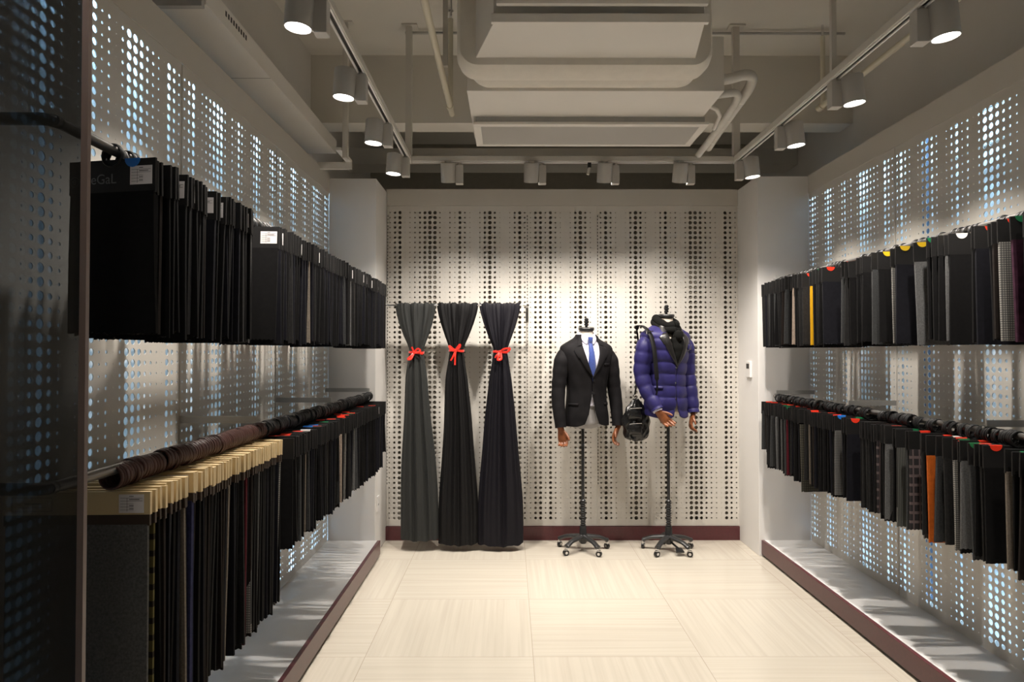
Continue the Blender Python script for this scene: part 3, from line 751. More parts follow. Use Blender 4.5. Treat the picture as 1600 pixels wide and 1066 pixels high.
def lettering(par, text, x, y, z, size, m):
    c = bpy.data.curves.new('lettering', 'FONT'); c.body = text; c.size = size; c.extrude = 0.0003
    c.materials.append(m); o = bpy.data.objects.new('lettering', c); C.objects.link(o)
    me = bpy.data.meshes.new_from_object(o.evaluated_get(bpy.context.evaluated_depsgraph_get()))
    C.objects.unlink(o); bpy.data.objects.remove(o)
    o = bpy.data.objects.new('lettering', me); C.objects.link(o)
    o.parent = par; o.location = (x, y, z); o.rotation_euler = (R(90), 0, 0); return o
def first_ul(o):
    h = [c for c in o.children if c.name.startswith('header')][0]
    lettering(h, '- reGaL', -0.104, -0.0038, -0.064, 0.038, M['dim_ink'])
    lettering(h, 'e', -0.1255, -0.0038, -0.062, 0.026, M['dim_ink'])
    MB().torus((-0.118, -0.0038, -0.056), 0.0135, 0.001, 'y', 24, 6).obj('emblem', M['dim_ink'], h)
def first_cream(o):
    h = [c for c in o.children if c.name.startswith('header')][0]
    m = MB()
    for a, b, c, d in ((-0.27, -0.16, -0.015, -0.014), (-0.27, -0.16, -0.052, -0.051), (-0.27, -0.269, -0.052, -0.014), (-0.161, -0.16, -0.052, -0.014), (-0.235, -0.19, -0.032, -0.030), (-0.25, -0.18, -0.042, -0.041)):
        m.box(a, b, -0.0068, -0.0064, c, d)
    m.obj('printed_frame', M['ink'], h)

# upper left rail
ul = fill([(1.862, 2.52, 30), (2.80, 5.20, 66)], 1)
run(ul, XRL, ZU - 0.028, 'black', 'upper left rail', 'swatches on the upper left rail', 11,
    [(1.845, dict(cloth='black', marker='blue', sticker=True, yaw=R(-12), mkx=0.065, first=first_ul)), (2.0, dict(cloth='black', marker='blue', sticker=True, gap=0.035)),
     (2.10, dict(cloth='black', marker=None, sticker=True, gap=0.03)), (2.19, dict(cloth='ink', marker=None, sticker=True, gap=0.03)), (2.27, dict(cloth='black', marker=None, sticker=True, gap=0.03)),
     (2.80, dict(cloth='black', marker=None, sticker=True, yaw=R(-1))), (2.505, dict(cloth='grey', marker=None, yaw=R(-3))), (3.23, dict(cloth='taupe', marker=None)), (2.35, dict(marker='blue')),
     (4.1, dict(cloth='grey')), (3.9, dict(cloth='slate')), (5.21, dict(marker='blue', cloth='black'))],
    lambda r: R(r.uniform(-9, 3)), pm=0.03, ps=0.36, cols=(('blue', 1),), wei=(('black', 14), ('ink', 6), ('charcoal', 3), ('darkbrown', 1)))
# lower left rail: cream cards, then black cards
lc = fill([(1.895, 2.95, 50)], 2, 0.25)
nc = run(lc, XRL, ZLo - 0.055, 'cream', 'lower left rail', 'cream-headed swatches on the lower left rail', 12,
    [(1.87, dict(cloth='grey', sticker=True, yaw=R(0), first=first_cream, kind='cream_wide')), (1.892, dict(cloth='sulphur', sticker=False)), (2.0, dict(cloth='grey', yaw=R(-6))), (2.07, dict(cloth='taupe', yaw=R(-7))), (2.12, dict(cloth='blue')),
     (2.42, dict(cloth='taupe')), (2.56, dict(cloth='maroon')), (2.62, dict(cloth='lace')), (2.70, dict(cloth='grey')), (2.87, dict(cloth='charcoal')), (2.93, dict(cloth='lace'))],
    lambda r: R(r.uniform(-9, 0)), ring='maroon', pm=0, ps=0.12, wei=(('black', 7), ('ink', 6), ('charcoal', 2), ('navy', 2), ('darkbrown', 2), ('slate', 1)))
lb_ = fill([(3.0, 5.20, 60)], 3, 0.3)
run(lb_, XRL, ZLo - 0.055, 'black', 'lower left rail', 'black-headed swatches on the lower left rail', 13,
    [(3.05, dict(marker='red')), (3.18, dict(marker='red')), (3.30, dict(marker='white_dot')), (3.25, dict(marker='red')), (3.36, dict(marker='blue')), (3.45, dict(marker='blue')), (3.55, dict(marker='blue')),
     (3.65, dict(marker='blue')), (3.72, dict(marker='green')), (3.80, dict(marker='red')), (3.88, dict(cloth='beige', yaw=R(-1), gap=0.05)), (3.97, dict(cloth='lace')), (4.05, dict(sticker=True, marker='red')), (4.15, dict(marker='red')),
     (4.2, dict(cloth='grey')), (3.2, dict(cloth='taupe')), (3.1, dict(cloth='slate'))],
    lambda r: R(r.uniform(-8, 3)), pm=0.28, ps=0.15, cols=(('red', 7), ('green', 1)), start=nc + 1, wei=(('black', 12), ('ink', 6), ('charcoal', 3), ('darkbrown', 2), ('slate', 1)),
    hsf=lambda y, r: (0.80 if y > 5.14 else 1.0) * r.uniform(0.96, 1.02))
# upper right rail
ur = fill([(2.25, 5.18, 62)], 4, 0.42)
run(ur, XRR, ZU - 0.028, 'black', 'upper right rail', 'swatches on the upper right rail', 14,
    [(2.60, dict(cloth='plum', marker='green', gap=0.05)), (2.66, dict(cloth='lace', marker='red', gap=0.03)), (2.80, dict(cloth='ink', marker='red', gap=0.06)), (2.97, dict(cloth='black', marker='white_dot', yaw=R(-4), gap=0.13, mkx=-0.08)),
     (3.0, dict(cloth='grey', marker='yellow')), (3.12, dict(cloth='black', marker='green')), (3.22, dict(cloth='grey', marker='yellow', yaw=R(-6), hs=1.02, gap=0.09, mkx=-0.095)), (3.37, dict(cloth='ink', marker='yellow', yaw=R(-3), gap=0.13, mkx=-0.09)),
     (3.42, dict(cloth='lace', marker='blue', yaw=R(-2))), (3.54, dict(cloth='black', marker='yellow', yaw=R(-3), gap=0.13, mkx=-0.085)), (3.71, dict(cloth='black', marker='red', sticker=False, gap=0.08)), (3.93, dict(cloth='slate', marker='red')),
     (4.17, dict(cloth='ink', marker='red', yaw=R(-4), gap=0.20, mkx=-0.085)), (4.31, dict(cloth='black', marker=None)), (4.345, dict(cloth='yellow', marker=None, hs=0.98)), (4.47, dict(cloth='charcoal', marker='red', yaw=R(-4), gap=0.13, mkx=-0.08)), (4.62, dict(cloth='beige', marker='green')),
     (4.85, dict(cloth='grey', marker='green')), (4.97, dict(cloth='slate')), (5.07, dict(cloth='slate'))],
    lambda r: R(r.uniform(-8, 5)), pm=0.12, ps=0.0, cols=(('red', 2), ('green', 2), ('yellow', 1)), tilty=1.6, wei=(('black', 12), ('ink', 5), ('charcoal', 3), ('darkbrown', 1), ('slate', 1)))
# lower right rail
lr = fill([(2.30, 5.20, 78)], 5, 0.4)
run(lr, XRR, ZRL - 0.040, 'black', 'lower right rail', 'swatches on the lower right rail', 15,
    [(2.56, dict(cloth='darkbrown', marker=None, yaw=R(-4))), (2.64, dict(cloth='taupe', marker=None)), (2.76, dict(cloth='black', marker='red', yaw=R(-4), mkx=-0.085, gap=0.12)), (2.86, dict(cloth='slate', marker='green')), (2.91, dict(cloth='grey', marker='red', gap=0.045)),
     (2.96, dict(cloth='lace', marker='green')), (3.02, dict(cloth='charcoal', marker='red')), (3.08, dict(cloth='slate', marker='white_dot')), (3.135, dict(cloth='orange', marker='red', yaw=R(-4), hs=1.03, gap=0.085)), (3.19, dict(cloth='ribbed')),
     (3.28, dict(cloth='plaid', yaw=R(-3), gap=0.08)), (3.39, dict(cloth='ribbed', yaw=R(-3), marker='green', gap=0.08)), (3.5, dict(cloth='charcoal', marker='red')), (3.57, dict(cloth='plaid')), (3.72, dict(cloth='charcoal')),
     (3.88, dict(cloth='ink', marker='red', yaw=R(-4), mkx=-0.085, gap=0.12)), (4.04, dict(cloth='herring', yaw=R(-3), marker='blue', gap=0.08)), (4.1, dict(cloth='ink', marker='red', yaw=R(-3), mkx=-0.085)), (4.4, dict(cloth='taupe', marker='red')), (4.52, dict(cloth='check', yaw=R(-3), hs=1.14, gap=0.06)),
     (4.68, dict(cloth='charcoal', marker='red')), (4.75, dict(cloth='maroon')), (4.85, dict(cloth='grey', marker='green')), (4.95, dict(cloth='grey')), (5.03, dict(cloth='slate'))],
    lambda r: R(r.uniform(-7, 4)), pm=0.4, ps=0.0, cols=(('red', 4), ('green', 1)), wei=(('black', 10), ('ink', 5), ('charcoal', 3), ('darkbrown', 1), ('slate', 2), ('grey', 1)),
    hsf=lambda y, r: (0.80 if y > 5.15 else 1.0) * r.uniform(0.95, 1.02))

# ------------------------------------------------------------------ drapes on the back wall
YR = 5.50
t = thing('drape_rod', 'slim white rod holding three gathered drapes', 'rod', (-0.45, YR, 1.966))
MB().tube([(-0.60, 0, 0), (0.594, 0, 0)], 0.008, 14).obj('rod', M['chrome'], t, smooth=True)
MB().tube([(0.594, -0.011, 0), (0.594, 0.29, 0)], 0.009, 10).obj('bracket', M['chrome'], t, smooth=True)
MB().box(0.583, 0.605, 0.286, 0.294, -0.12, 0.02).obj('bracket_plate', M['chrome'], t)
def drape(cx, dxw, dxb, zb, hwb, m, seed, label):
    r = random.Random(seed); H = 1.966 - zb; zw = 1.60 - zb
    t = thing('gathered_drape', label, 'drape', (cx, YR, zb), 0, 'drapes on the back wall')
    # z, half width, half depth, centre x, fold depth
    tab = [(0, hwb, 0.060, dxb, 0.012), (0.25, hwb * 0.97, 0.060, dxb * 0.9, 0.016), (0.6, hwb * 0.86, 0.056, dxb * 0.7, 0.018), (0.95, hwb * 0.70, 0.052, dxb * 0.45, 0.016), (zw - 0.22, 0.088, 0.046, dxw, 0.013), (zw - 0.05, 0.064, 0.038, dxw, 0.010), (zw, 0.056, 0.034, dxw, 0.008),
           (zw + 0.04, 0.068, 0.036, dxw, 0.010), (zw + 0.12, 0.100, 0.034, dxw * 0.6, 0.014), (zw + 0.22, 0.135, 0.028, dxw * 0.3, 0.014), (H - 0.03, 0.163, 0.024, 0, 0.008), (H, 0.166, 0.022, 0, 0.005), (H + 0.014, 0.166, 0.018, 0, 0.005), (H + 0.018, 0.160, 0.008, 0, 0.004)]
    n = 140; ph = [r.uniform(0, 6.28) for _ in range(4)]; rings = []
    zs = [H * k / 60 for k in range(61)] + [H + 0.007, H + 0.014, H + 0.018]
    for z in zs:
        hw, hd, xc, fd = interp(tab, z)
        ring = []
        for k in range(n):
            a = 2 * PI * k / n; u = math.cos(a); s_ = math.sin(a)
            up = max(0, (z - zw - 0.1) / (H - zw)) ** 2
            fold = math.sin(u * 11 + ph[0]) * 0.8 + 0.5 * math.sin(u * 19 + ph[1]) + up * 0.9 * math.sin(u * 37 + ph[2])
            x = xc + hw * u * (1 + 0.02 * math.sin(z * 7 + ph[3]))
            y = (hd + fd * fold) * (s_ if abs(s_) > 0.25 else s_) * (1 if s_ < 0 else 0.8)
            dz = -0.018 * math.cos(u * 1.2) + 0.008 * fold if z == 0 else (0.004 * fold if z >= H + 0.014 else 0)
            ring.append(Vector((x, y, z + dz)))
        rings.append(ring)
    MB().loft(rings, True).obj('cloth', m, t, smooth=True)
    return t
drape(-0.762, 0.008, 0.040, 0.105, 0.158, M['drape_grey'], 3, 'charcoal grey drape tied with red ribbon, leftmost on the rod')
drape(-0.423, -0.008, 0.010, 0.070, 0.162, M['drape_black'], 5, 'black drape tied with red ribbon between the two other drapes')
drape(-0.082, 0.004, 0.006, 0.062, 0.185, M['drape_navy'], 9, 'midnight black drape tied with red ribbon, rightmost on the rod')
def bow(cx, z, loops, tails, label):
    t = thing('ribbon_bow', label, 'ribbon', (cx, YR, z), 0, 'red ribbons around the drapes')
    m = MB(); n = 40; v = []
    rings = []
    for k in range(n):
        a = 2 * PI * k / n
        c = Vector((0.062 * math.cos(a), 0.046 * math.sin(a), 0.003 * math.sin(2 * a)))
        rings.append([c * 1.0 + Vector((0, 0, h)) for h in (-0.009, 0.009)])
    vv = [p for r_ in rings for p in r_]
    f = [(2 * k, 2 * ((k + 1) % n), 2 * ((k + 1) % n) + 1, 2 * k + 1) for k in range(n)]
    m.add(vv, f).obj('band', M['ribbon'], t, solid=0.002)
    kx = loops[0][0][0]
    MB().lathe([(0.002, -0.014), (0.009, -0.010), (0.012, 0), (0.009, 0.010), (0.002, 0.014)], (kx, -0.052, 0)).obj('knot', M['ribbon'], t, smooth=True)
    for pts in loops: MB().tube(spline(pts, 20), 0.0085, 8, flat=0.2, up=(0, -1, 0)).obj('loop', M['ribbon'], t, smooth=True)
    for pts in tails: MB().tube(spline(pts, 14), 0.0065, 8, flat=0.2, up=(0, -1, 0)).obj('tail', M['ribbon'], t, smooth=True)
def P(l, kx): return [(kx + a, -0.054 - b, c) for a, b, c in l]
bow(-0.754, 1.585, [P([(0, 0, 0), (0.03, 0.012, 0.028), (0.052, 0.02, 0.016), (0.03, 0.015, 0.0), (0, 0, 0)], -0.012), P([(0, 0, 0), (-0.022, 0.015, -0.03), (-0.045, 0.02, -0.052), (-0.02, 0.02, -0.048), (0, 0, 0)], -0.012)],
    [P([(0, 0, 0), (-0.008, 0.006, 0.022), (-0.016, 0.008, 0.045)], -0.012), P([(0, 0, 0), (0.045, 0.006, -0.008), (0.07, 0.0, -0.012)], -0.012)], 'red ribbon bow around the charcoal drape')
bow(-0.431, 1.60, [P([(0, 0, 0), (0.018, 0.012, 0.028), (0.038, 0.02, 0.048), (0.03, 0.015, 0.022), (0, 0, 0)], -0.004), P([(0, 0, 0), (-0.025, 0.015, 0.018), (-0.048, 0.02, 0.036), (-0.032, 0.02, 0.008), (0, 0, 0)], -0.004)],
    [P([(0, 0, 0), (-0.018, 0.012, -0.045), (-0.038, 0.008, -0.08)], -0.004), P([(0, 0, 0), (-0.002, 0.012, -0.05), (-0.004, 0.01, -0.115)], -0.004)], 'red ribbon bow around the middle black drape')
bow(-0.078, 1.59, [P([(0, 0, 0), (0.03, 0.015, 0.022), (0.075, 0.02, 0.026), (0.055, 0.015, 0.0), (0, 0, 0)], 0.0), P([(0, 0, 0), (-0.012, 0.015, -0.034), (-0.02, 0.02, -0.062), (0.008, 0.02, -0.055), (0, 0, 0)], 0.0)],
    [P([(0, 0, 0), (-0.03, 0.012, -0.03), (-0.042, 0.008, -0.048)], 0.0), P([(0, 0, 0), (-0.03, 0.008, 0.004), (-0.058, 0.0, 0.002)], 0.0)], 'red ribbon bow around the rightmost drape')

# ------------------------------------------------------------------ mannequins
def hand_mesh(side, curl, spread):
    """hand hanging from the wrist at the origin, fingers down; side +1 puts the thumb at +x"""
    mb = MB()
    def ell(c, a, b, n=14, tw=0): return [Vector((c[0] + a * math.cos(2 * PI * k / n), c[1] + b * math.sin(2 * PI * k / n), c[2])) for k in range(n)]
    mb.loft([ell((0, 0, 0.05), 0.027, 0.021), ell((0, 0, 0.0), 0.026, 0.020), ell((0, 0, -0.03), 0.034, 0.019), ell((0, -0.002, -0.065), 0.041, 0.017), ell((0, -0.004, -0.095), 0.040, 0.014)])
    for k, (fx, L_) in enumerate(((0.030, 0.070), (0.010, 0.080), (-0.011, 0.074), (-0.031, 0.058))):
        fx *= side; a = R(curl[k]); p = Vector((fx, -0.004, -0.090)); d = R(8); pts = [Vector((fx * 0.9, 0, -0.07)), p]
        for seg in (0.42, 0.32, 0.26):
            d += a
            p = p + Vector((fx * spread, -math.sin(d), -math.cos(d))) * (L_ * seg) ; pts.append(p)
        mb.tube(pts, [0.0095, 0.0095, 0.0088, 0.008, 0.006], 10)
    th = [Vector((0.022 * side, 0, -0.02)), Vector((0.040 * side, -0.008, -0.045)), Vector((0.052 * side, -0.022, -0.068)), Vector((0.056 * side, -0.034, -0.088))]
    mb.tube(th, [0.013, 0.0115, 0.0098, 0.007], 10)
    return mb
def add_hand(par, org, yaw, kind, side, curl, spin, spread=0.1, bend=(0, 0), sx=1.0):
    """hand at the end of the sleeve; org is the jacket origin, spin turns it about the forearm"""
    o = hand_mesh(side, curl, spread).obj('hand', M['wood'], par, smooth=True)
    md = o.modifiers.new('remesh', 'REMESH'); md.mode = 'VOXEL'; md.voxel_size = 0.0032; md.use_smooth_shade = True
    hand_side = -1 if side > 0 else 1
    a, b = (Vector(p) for p in arm_path(hand_side, kind)[-2:])
    rz = Matrix.Rotation(yaw, 3, 'Z'); d = (b - a).normalized(); a.x *= sx; b.x *= sx
    q_ = (rz @ (d + Vector((bend[0], bend[1], 0)))).normalized().to_track_quat('-Z', 'Y')
    o.rotation_mode = 'QUATERNION'
    o.rotation_quaternion = q_ @ Matrix.Rotation(spin, 3, 'Z').to_quaternion()
    o.location = Vector(org) + rz @ (b + d * 0.018) - par.location
    return o
TOR = [(1.00, 0.176, 0.112, 0), (1.08, 0.172, 0.114, 0), (1.18, 0.160, 0.110, 0), (1.28, 0.155, 0.108, 0), (1.38, 0.166, 0.116, 0), (1.48, 0.186, 0.126, 0), (1.56, 0.206, 0.122, 0), (1.60, 0.214, 0.112, 0.004), (1.635, 0.205, 0.098, 0.008),
       (1.66, 0.165, 0.084, 0.012), (1.685, 0.118, 0.073, 0.014), (1.71, 0.084, 0.067, 0.012), (1.745, 0.070, 0.063, 0.008), (1.765, 0.068, 0.062, 0.006)]
def surf(phi, z, off=0.0, sc_=1.0, dz=0.0, quilt=0.0):
    a, b, yc = interp(TOR, z)
    q_ = 0
    if quilt: q_ = quilt * (abs(math.sin(PI * (z - 0.02 + 0.006 * math.sin(2 * phi)) / 0.092)) ** 0.5) * (1 if z < 1.62 else max(0, (1.70 - z) / 0.08))
    a = a * sc_ + off + q_; b = b * sc_ + off + q_
    s_, c_ = math.sin(phi), math.cos(phi)
    e = 0.90
    return Vector((a * math.copysign(abs(s_) ** e, s_), -b * math.copysign(abs(c_) ** e, c_) + yc, z + dz))
def mannequin(x, y, yaw, dz, base_rot, label, bust='bust', neck_dx=0.0):
    """base_rot turns the wheeled base; dz shifts the bust up"""
    t = thing('mannequin', label, 'mannequin', (x, y, 0), 0, 'mannequins')
    MB().cyl((0, 0), 0.0125, 0.40, 1.10, 16).obj('pole', M['blackm'], t, smooth=True)
    m = MB(); prof = [(0.016, 0.17)]
    zz = 0.18
    while zz < 0.40: prof += [(0.016, zz), (0.0225, zz + 0.005), (0.0225, zz + 0.009), (0.016, zz + 0.014)]; zz += 0.019
    prof.append((0.012, 0.41)); m.lathe(prof, n=18).obj('spring_collar', M['blackm'], t, smooth=True)
    m = MB(); m.lathe([(0.022, 0.055), (0.036, 0.075), (0.036, 0.12), (0.029, 0.135), (0.027, 0.195), (0.016, 0.20)], n=20)
    base = m.obj('base_hub', M['blackm'], t, smooth=True)
    for k in range(5):
        a = base_rot + 2 * PI * k / 5; d = Vector((math.cos(a), math.sin(a), 0))
        pts = spline([d * 0.01 + Vector((0, 0, 0.115)), d * 0.07 + Vector((0, 0, 0.108)), d * 0.14 + Vector((0, 0, 0.098)), d * 0.190 + Vector((0, 0, 0.078)), d * 0.208 + Vector((0, 0, 0.068))], 12)
        lg = MB().tube(pts, [0.028, 0.028, 0.027, 0.026, 0.025, 0.024, 0.023, 0.022, 0.022, 0.023, 0.025, 0.025, 0.018], 12, flat=0.68).obj('base_leg', M['blackm'], t, smooth=True)
        c = d * 0.205
        side = Vector((-d.y, d.x, 0)); h = a + 0.7 + 1.3 * k
        dd = Vector((math.cos(h), math.sin(h), 0)); cc = c + dd * 0.008 + Vector((0, 0, 0.0235))
        wm = MB()
        n = Vector((-dd.y, dd.x, 0))
        wm.tube([cc - n * 0.011, cc + n * 0.011], 0.0235, 18)
        cs = wm.obj('caster', M['black'], lg, smooth=True)
        MB().tube([cc - n * 0.0125, cc + n * 0.0125], 0.011, 14).obj('caster_hub', M['chrome'], lg, smooth=True)
        MB().tube([c + Vector((0, 0, 0.035)), c + Vector((0, 0, 0.062))], 0.008, 10).box(cc.x - 0.014, cc.x + 0.014, cc.y - 0.014, cc.y + 0.014, 0.046, 0.051).obj('caster_stem', M['chrome'], lg)
    # bust: torso and neck
    rot = Matrix.Rotation(yaw, 4, 'Z'); sh = Matrix.Translation((neck_dx, 0, dz))
    rings = []
    for z in [1.02 + 0.02 * k for k in range(36)]:
        if z > 1.72: break
        rings.append([sh @ rot @ surf(2 * PI * k / 48, z, -0.022) for k in range(48)])
    low = [[Vector((p.x * f + neck_dx * (1 - f), p.y * f, 1.02 + dz - h)) for p in rings[0]] for f, h in ((0.3, 0.045), (0.7, 0.035), (0.93, 0.015))]
    MB().loft(low + rings, True).obj('bust', M[bust], t, smooth=True)
    nk = MB(); nk.lathe([(0.058, 1.66), (0.054, 1.72), (0.052, 1.75), (0.056, 1.775)], n=32)
    nk.v = [tuple(sh @ rot @ Vector(p)) for p in nk.v]; nk.obj('neck', M['bust'], t, smooth=True)
    cp = MB(); cp.lathe([(0.001, 1.762), (0.060, 1.762), (0.064, 1.767), (0.064, 1.783), (0.060, 1.788), (0.015, 1.790)], n=36)
    tilt = sh @ Matrix.Translation((0, 0, 1.78)) @ Matrix.Rotation(R(7), 4, 'X') @ Matrix.Translation((0, 0, -1.78))
    cp.v = [tuple(tilt @ Vector(p)) for p in cp.v]; cp.obj('neck_cap', M['blackm'], t, smooth=True)
    fn = MB(); fn.lathe([(0.010, 1.788), (0.010, 1.800), (0.018, 1.804), (0.018, 1.816), (0.011, 1.819), (0.019, 1.824), (0.021, 1.838), (0.013, 1.842), (0.018, 1.847), (0.017, 1.856), (0.008, 1.863)], n=20)
    fn.v = [tuple(tilt @ Vector(p)) for p in fn.v]; fn.obj('finial', M['blackm'], t, smooth=True)
    return t
def arm_path(side, kind):
    if kind == 'relaxed':
        return [(0.140 * side, 0.010, 1.598), (0.186 * side, 0.006, 1.572), (0.212 * side, 0.0, 1.51), (0.226 * side, 0.0, 1.42), (0.241 * side, -0.002, 1.30), (0.250 * side, -0.020, 1.18), (0.248 * side, -0.048, 1.06), (0.245 * side, -0.060, 0.995)]
    return [(0.140 * side, 0.010, 1.598), (0.186 * side, 0.006, 1.572), (0.214 * side, 0.0, 1.51), (0.230 * side, 0.004, 1.42), (0.238 * side, 0.006, 1.31), (0.228 * side, -0.030, 1.20), (0.205 * side, -0.085, 1.10), (0.190 * side, -0.120, 1.035)]
SR = [0.034, 0.054, 0.064, 0.061, 0.056, 0.052, 0.047, 0.044]
def sleeve(par, side, kind, m, quilt=0.0, sx=1.0):
    path = [(p[0] * (1 - (1 - sx) * min(1, max(0, (1.55 - p[2]) / 0.3))), p[1], p[2]) for p in arm_path(side, kind)]; n = 64
    pts = spline(path, n); rr = [interp([(i, r_) for i, r_ in enumerate(SR)], 7 * k / n)[0] for k in range(n + 1)]
    rnd2 = random.Random(side + 5); L_ = 0
    out = []
    for k in range(n + 1):
        if k: L_ += (pts[k] - pts[k - 1]).length
        q_ = quilt * (abs(math.sin(PI * (L_ + 0.03) / 0.092)) ** 0.5) if quilt else 0.0016 * math.sin(L_ * 70) * (1 if 12 < k < 38 else 0.3)
        out.append(rr[k] + q_)
    mb = MB().tube(pts, out, 28)
    e = pts[-1]; d = (pts[-1] - pts[-2]).normalized()
    return mb.obj('sleeve', m, par, smooth=True)
def jacket_body(par, gap, m, off, quilt=0.0, hem=1.0, name='body', top=1.755, hemcut=None):
    n, nz = 96, 90; rows = []
    for j in range(nz + 1):
        z = hem + (top - hem) * j / nz
        a, b, yc = interp(TOR, z); g = gap(z); p0 = math.asin(min(0.95, g / max(a + off, 0.02))); p1 = 2 * PI - p0
        row = []
        for k in range(n + 1):
            phi = p0 + (p1 - p0) * k / n
            p = surf(phi, z, off + (0.0012 * math.sin(phi * 9 + z * 21) if not quilt else 0.0), quilt=quilt)
            if hemcut: p.z += hemcut(phi, z)
            row.append(p)
        rows.append(row)
    return MB().loft(rows, False, closed=False).obj(name, m, par, smooth=True, solid=0.006)
def lapel(par, side, gap, m, off, zb, zn, zt, name='lapel'):
    """flap folded back along the front edge, from the button zb to the notch zn; collar zn..zt"""
    for a_, b_, nm, prof in ((zb, zn, name, [(0, 0.0), (0.3, 0.032), (0.7, 0.060), (0.93, 0.074), (1, 0.058)]), (zn + 0.006, zt, 'collar', [(0, 0.060), (0.3, 0.052), (0.7, 0.042), (1, 0.036)])):
        rows = []; n = 24
        for j in range(n + 1):
            t_ = j / n; z = a_ + (b_ - a_) * t_; a, b, yc = interp(TOR, z); g = gap(z); wd = interp(prof, t_)[0]
            rows.append([])
            for k in range(9):
                w_ = k / 8; ph = math.asin(min(0.98, (g - 0.004 * (1 - t_) + wd * w_) / (a + off)))
                dz = -0.020 * w_ * (t_ if nm == name else 1) if z > 1.55 else 0
                rows[-1].append(surf(side * ph, z, off + 0.009 + 0.004 * math.sin(PI * w_), dz=dz))
        MB().loft(rows, False, closed=False).obj(nm, m, par, smooth=True, solid=0.004)

# suit ---------------------------------------------------------------
MX, MY = 0.585, 5.50
YAW1 = R(17)
m1 = mannequin(MX, MY, YAW1, 0.0, R(-62), 'headless mannequin on a wheeled black stand wearing the black suit jacket', bust='bust_grey', neck_dx=0.03)
loc1 = (MX + 0.03, MY, 0)
def gap_suit(z):
    return interp([(0.99, 0.058), (1.03, 0.044), (1.10, 0.026), (1.20, 0.010), (1.26, 0.002), (1.38, 0.002), (1.42, 0.012), (1.50, 0.036), (1.58, 0.056), (1.66, 0.064), (1.70, 0.060), (1.78, 0.052)], z)[0]
def suit_cut(phi, z):
    f = min(phi, 2 * PI - phi)
    return 0.055 * max(0, 1 - f / 0.8) ** 2 * max(0, 1 - (z - 1.0) / 0.10)
t = thing('suit_jacket', 'black two-button suit jacket on the left mannequin', 'jacket', (loc1[0], loc1[1], 0), YAW1)
jacket_body(t, gap_suit, M['suit'], 0.006, hemcut=suit_cut, top=1.728)
sleeve(t, 1, 'relaxed', M['suit']); sleeve(t, -1, 'relaxed', M['suit'])
for s in (1, -1): lapel(t, s, gap_suit, M['suit'], 0.006, 1.375, 1.640, 1.720)
for z in (1.365, 1.262):
    MB().lathe([(0.001, -0.003), (0.010, -0.003), (0.011, 0), (0.001, 0.001)], (0.008, -interp(TOR, z)[1] - 0.012, z), 16, axis='y').obj('button', M['black'], t, smooth=True)
for s in (-1, 1):
    p = [surf(s * R(a), z, 0.011) for z, a in ((1.175, 38), (1.175, 78), (1.150, 78), (1.150, 38))]
    rows = [[surf(s * R(38 + 5 * k), z, 0.0115) for k in range(9)] for z in (1.185, 1.175, 1.165)]
    MB().loft(rows, False, closed=False).obj('pocket_flap', M['suit'], t, smooth=True, solid=0.004)
rows = [[surf(R(28 + 4 * k), z, 0.0115) for k in range(7)] for z in (1.50, 1.49, 1.48)]
MB().loft(rows, False, closed=False).obj('breast_pocket', M['suit'], t, smooth=True, solid=0.004)
add_hand(m1, loc1, YAW1, 'relaxed', 1, (28, 32, 34, 36), YAW1 + R(60), bend=(0.15, 0.1))
add_hand(m1, loc1, YAW1, 'relaxed', -1, (20, 25, 30, 34), YAW1 - R(70), bend=(-0.45, 0.1))
# shirt
def gap_none(z): return 0.0
t = thing('dress_shirt', 'white dress shirt under the suit jacket', 'shirt', (loc1[0], loc1[1], 0), YAW1)
jacket_body(t, gap_none, M['shirt'], -0.014, hem=1.16, top=1.705)
for s in (1, -1):
    v = []
    rows = []
    for j in range(13):
        ph = R(6 + (172 - 6) * j / 12) * s; drop = 0.060 * max(0, 1 - j / 5.0) + 0.020
        c0 = Vector((0.062 * math.sin(ph), -0.060 * math.cos(ph) + 0.003, 1.752 - 0.034 * math.cos(ph / 2) ** 6)); c1 = Vector((0.074 * math.sin(ph + s * 0.25 * (1 if j < 5 else 0.0)), -0.082 * math.cos(ph) + 0.004, c0.z - drop))
        rows.append([c0.lerp(c1, k / 4) + Vector((0, -0.004 * math.sin(PI * k / 4), 0)) for k in range(5)])
    MB().loft(rows, False, closed=False).obj('collar', M['shirt'], t, smooth=True, solid=0.003)
# tie
t = thing('necktie', 'blue silk necktie on the white shirt', 'tie', (loc1[0], loc1[1], 0), YAW1)
def tie_rows(tab):
    rows = []
    for z, hw, yo in tab:
        b = interp(TOR, min(z, 1.69))
        y0_ = -b[1] + b[2] - yo
        rows.append([Vector((x_ * hw, y0_ + 0.010 * (x_ * x_), z)) for x_ in (-1, -0.6, -0.2, 0.2, 0.6, 1)])
    return rows
zs = [(1.685, 0.014, 0.022), (1.66, 0.016, 0.018), (1.63, 0.019, 0.008), (1.58, 0.024, 0.002), (1.50, 0.031, 0.0), (1.42, 0.036, 0.0), (1.34, 0.038, -0.002), (1.28, 0.036, -0.004)]
MB().loft(tie_rows(zs), False, closed=False).obj('blade', M['tie'], t, smooth=True, solid=0.005)
rg = []
for z, hx, hy in ((1.708, 0.021, 0.012), (1.700, 0.022, 0.014), (1.685, 0.018, 0.015), (1.665, 0.014, 0.012), (1.658, 0.010, 0.008)):
    rg.append([Vector((hx * math.cos(2 * PI * k / 14), -0.085 + hy * math.sin(2 * PI * k / 14), z)) for k in range(14)])
MB().loft(rg).obj('knot', M['tie'], t, smooth=True)

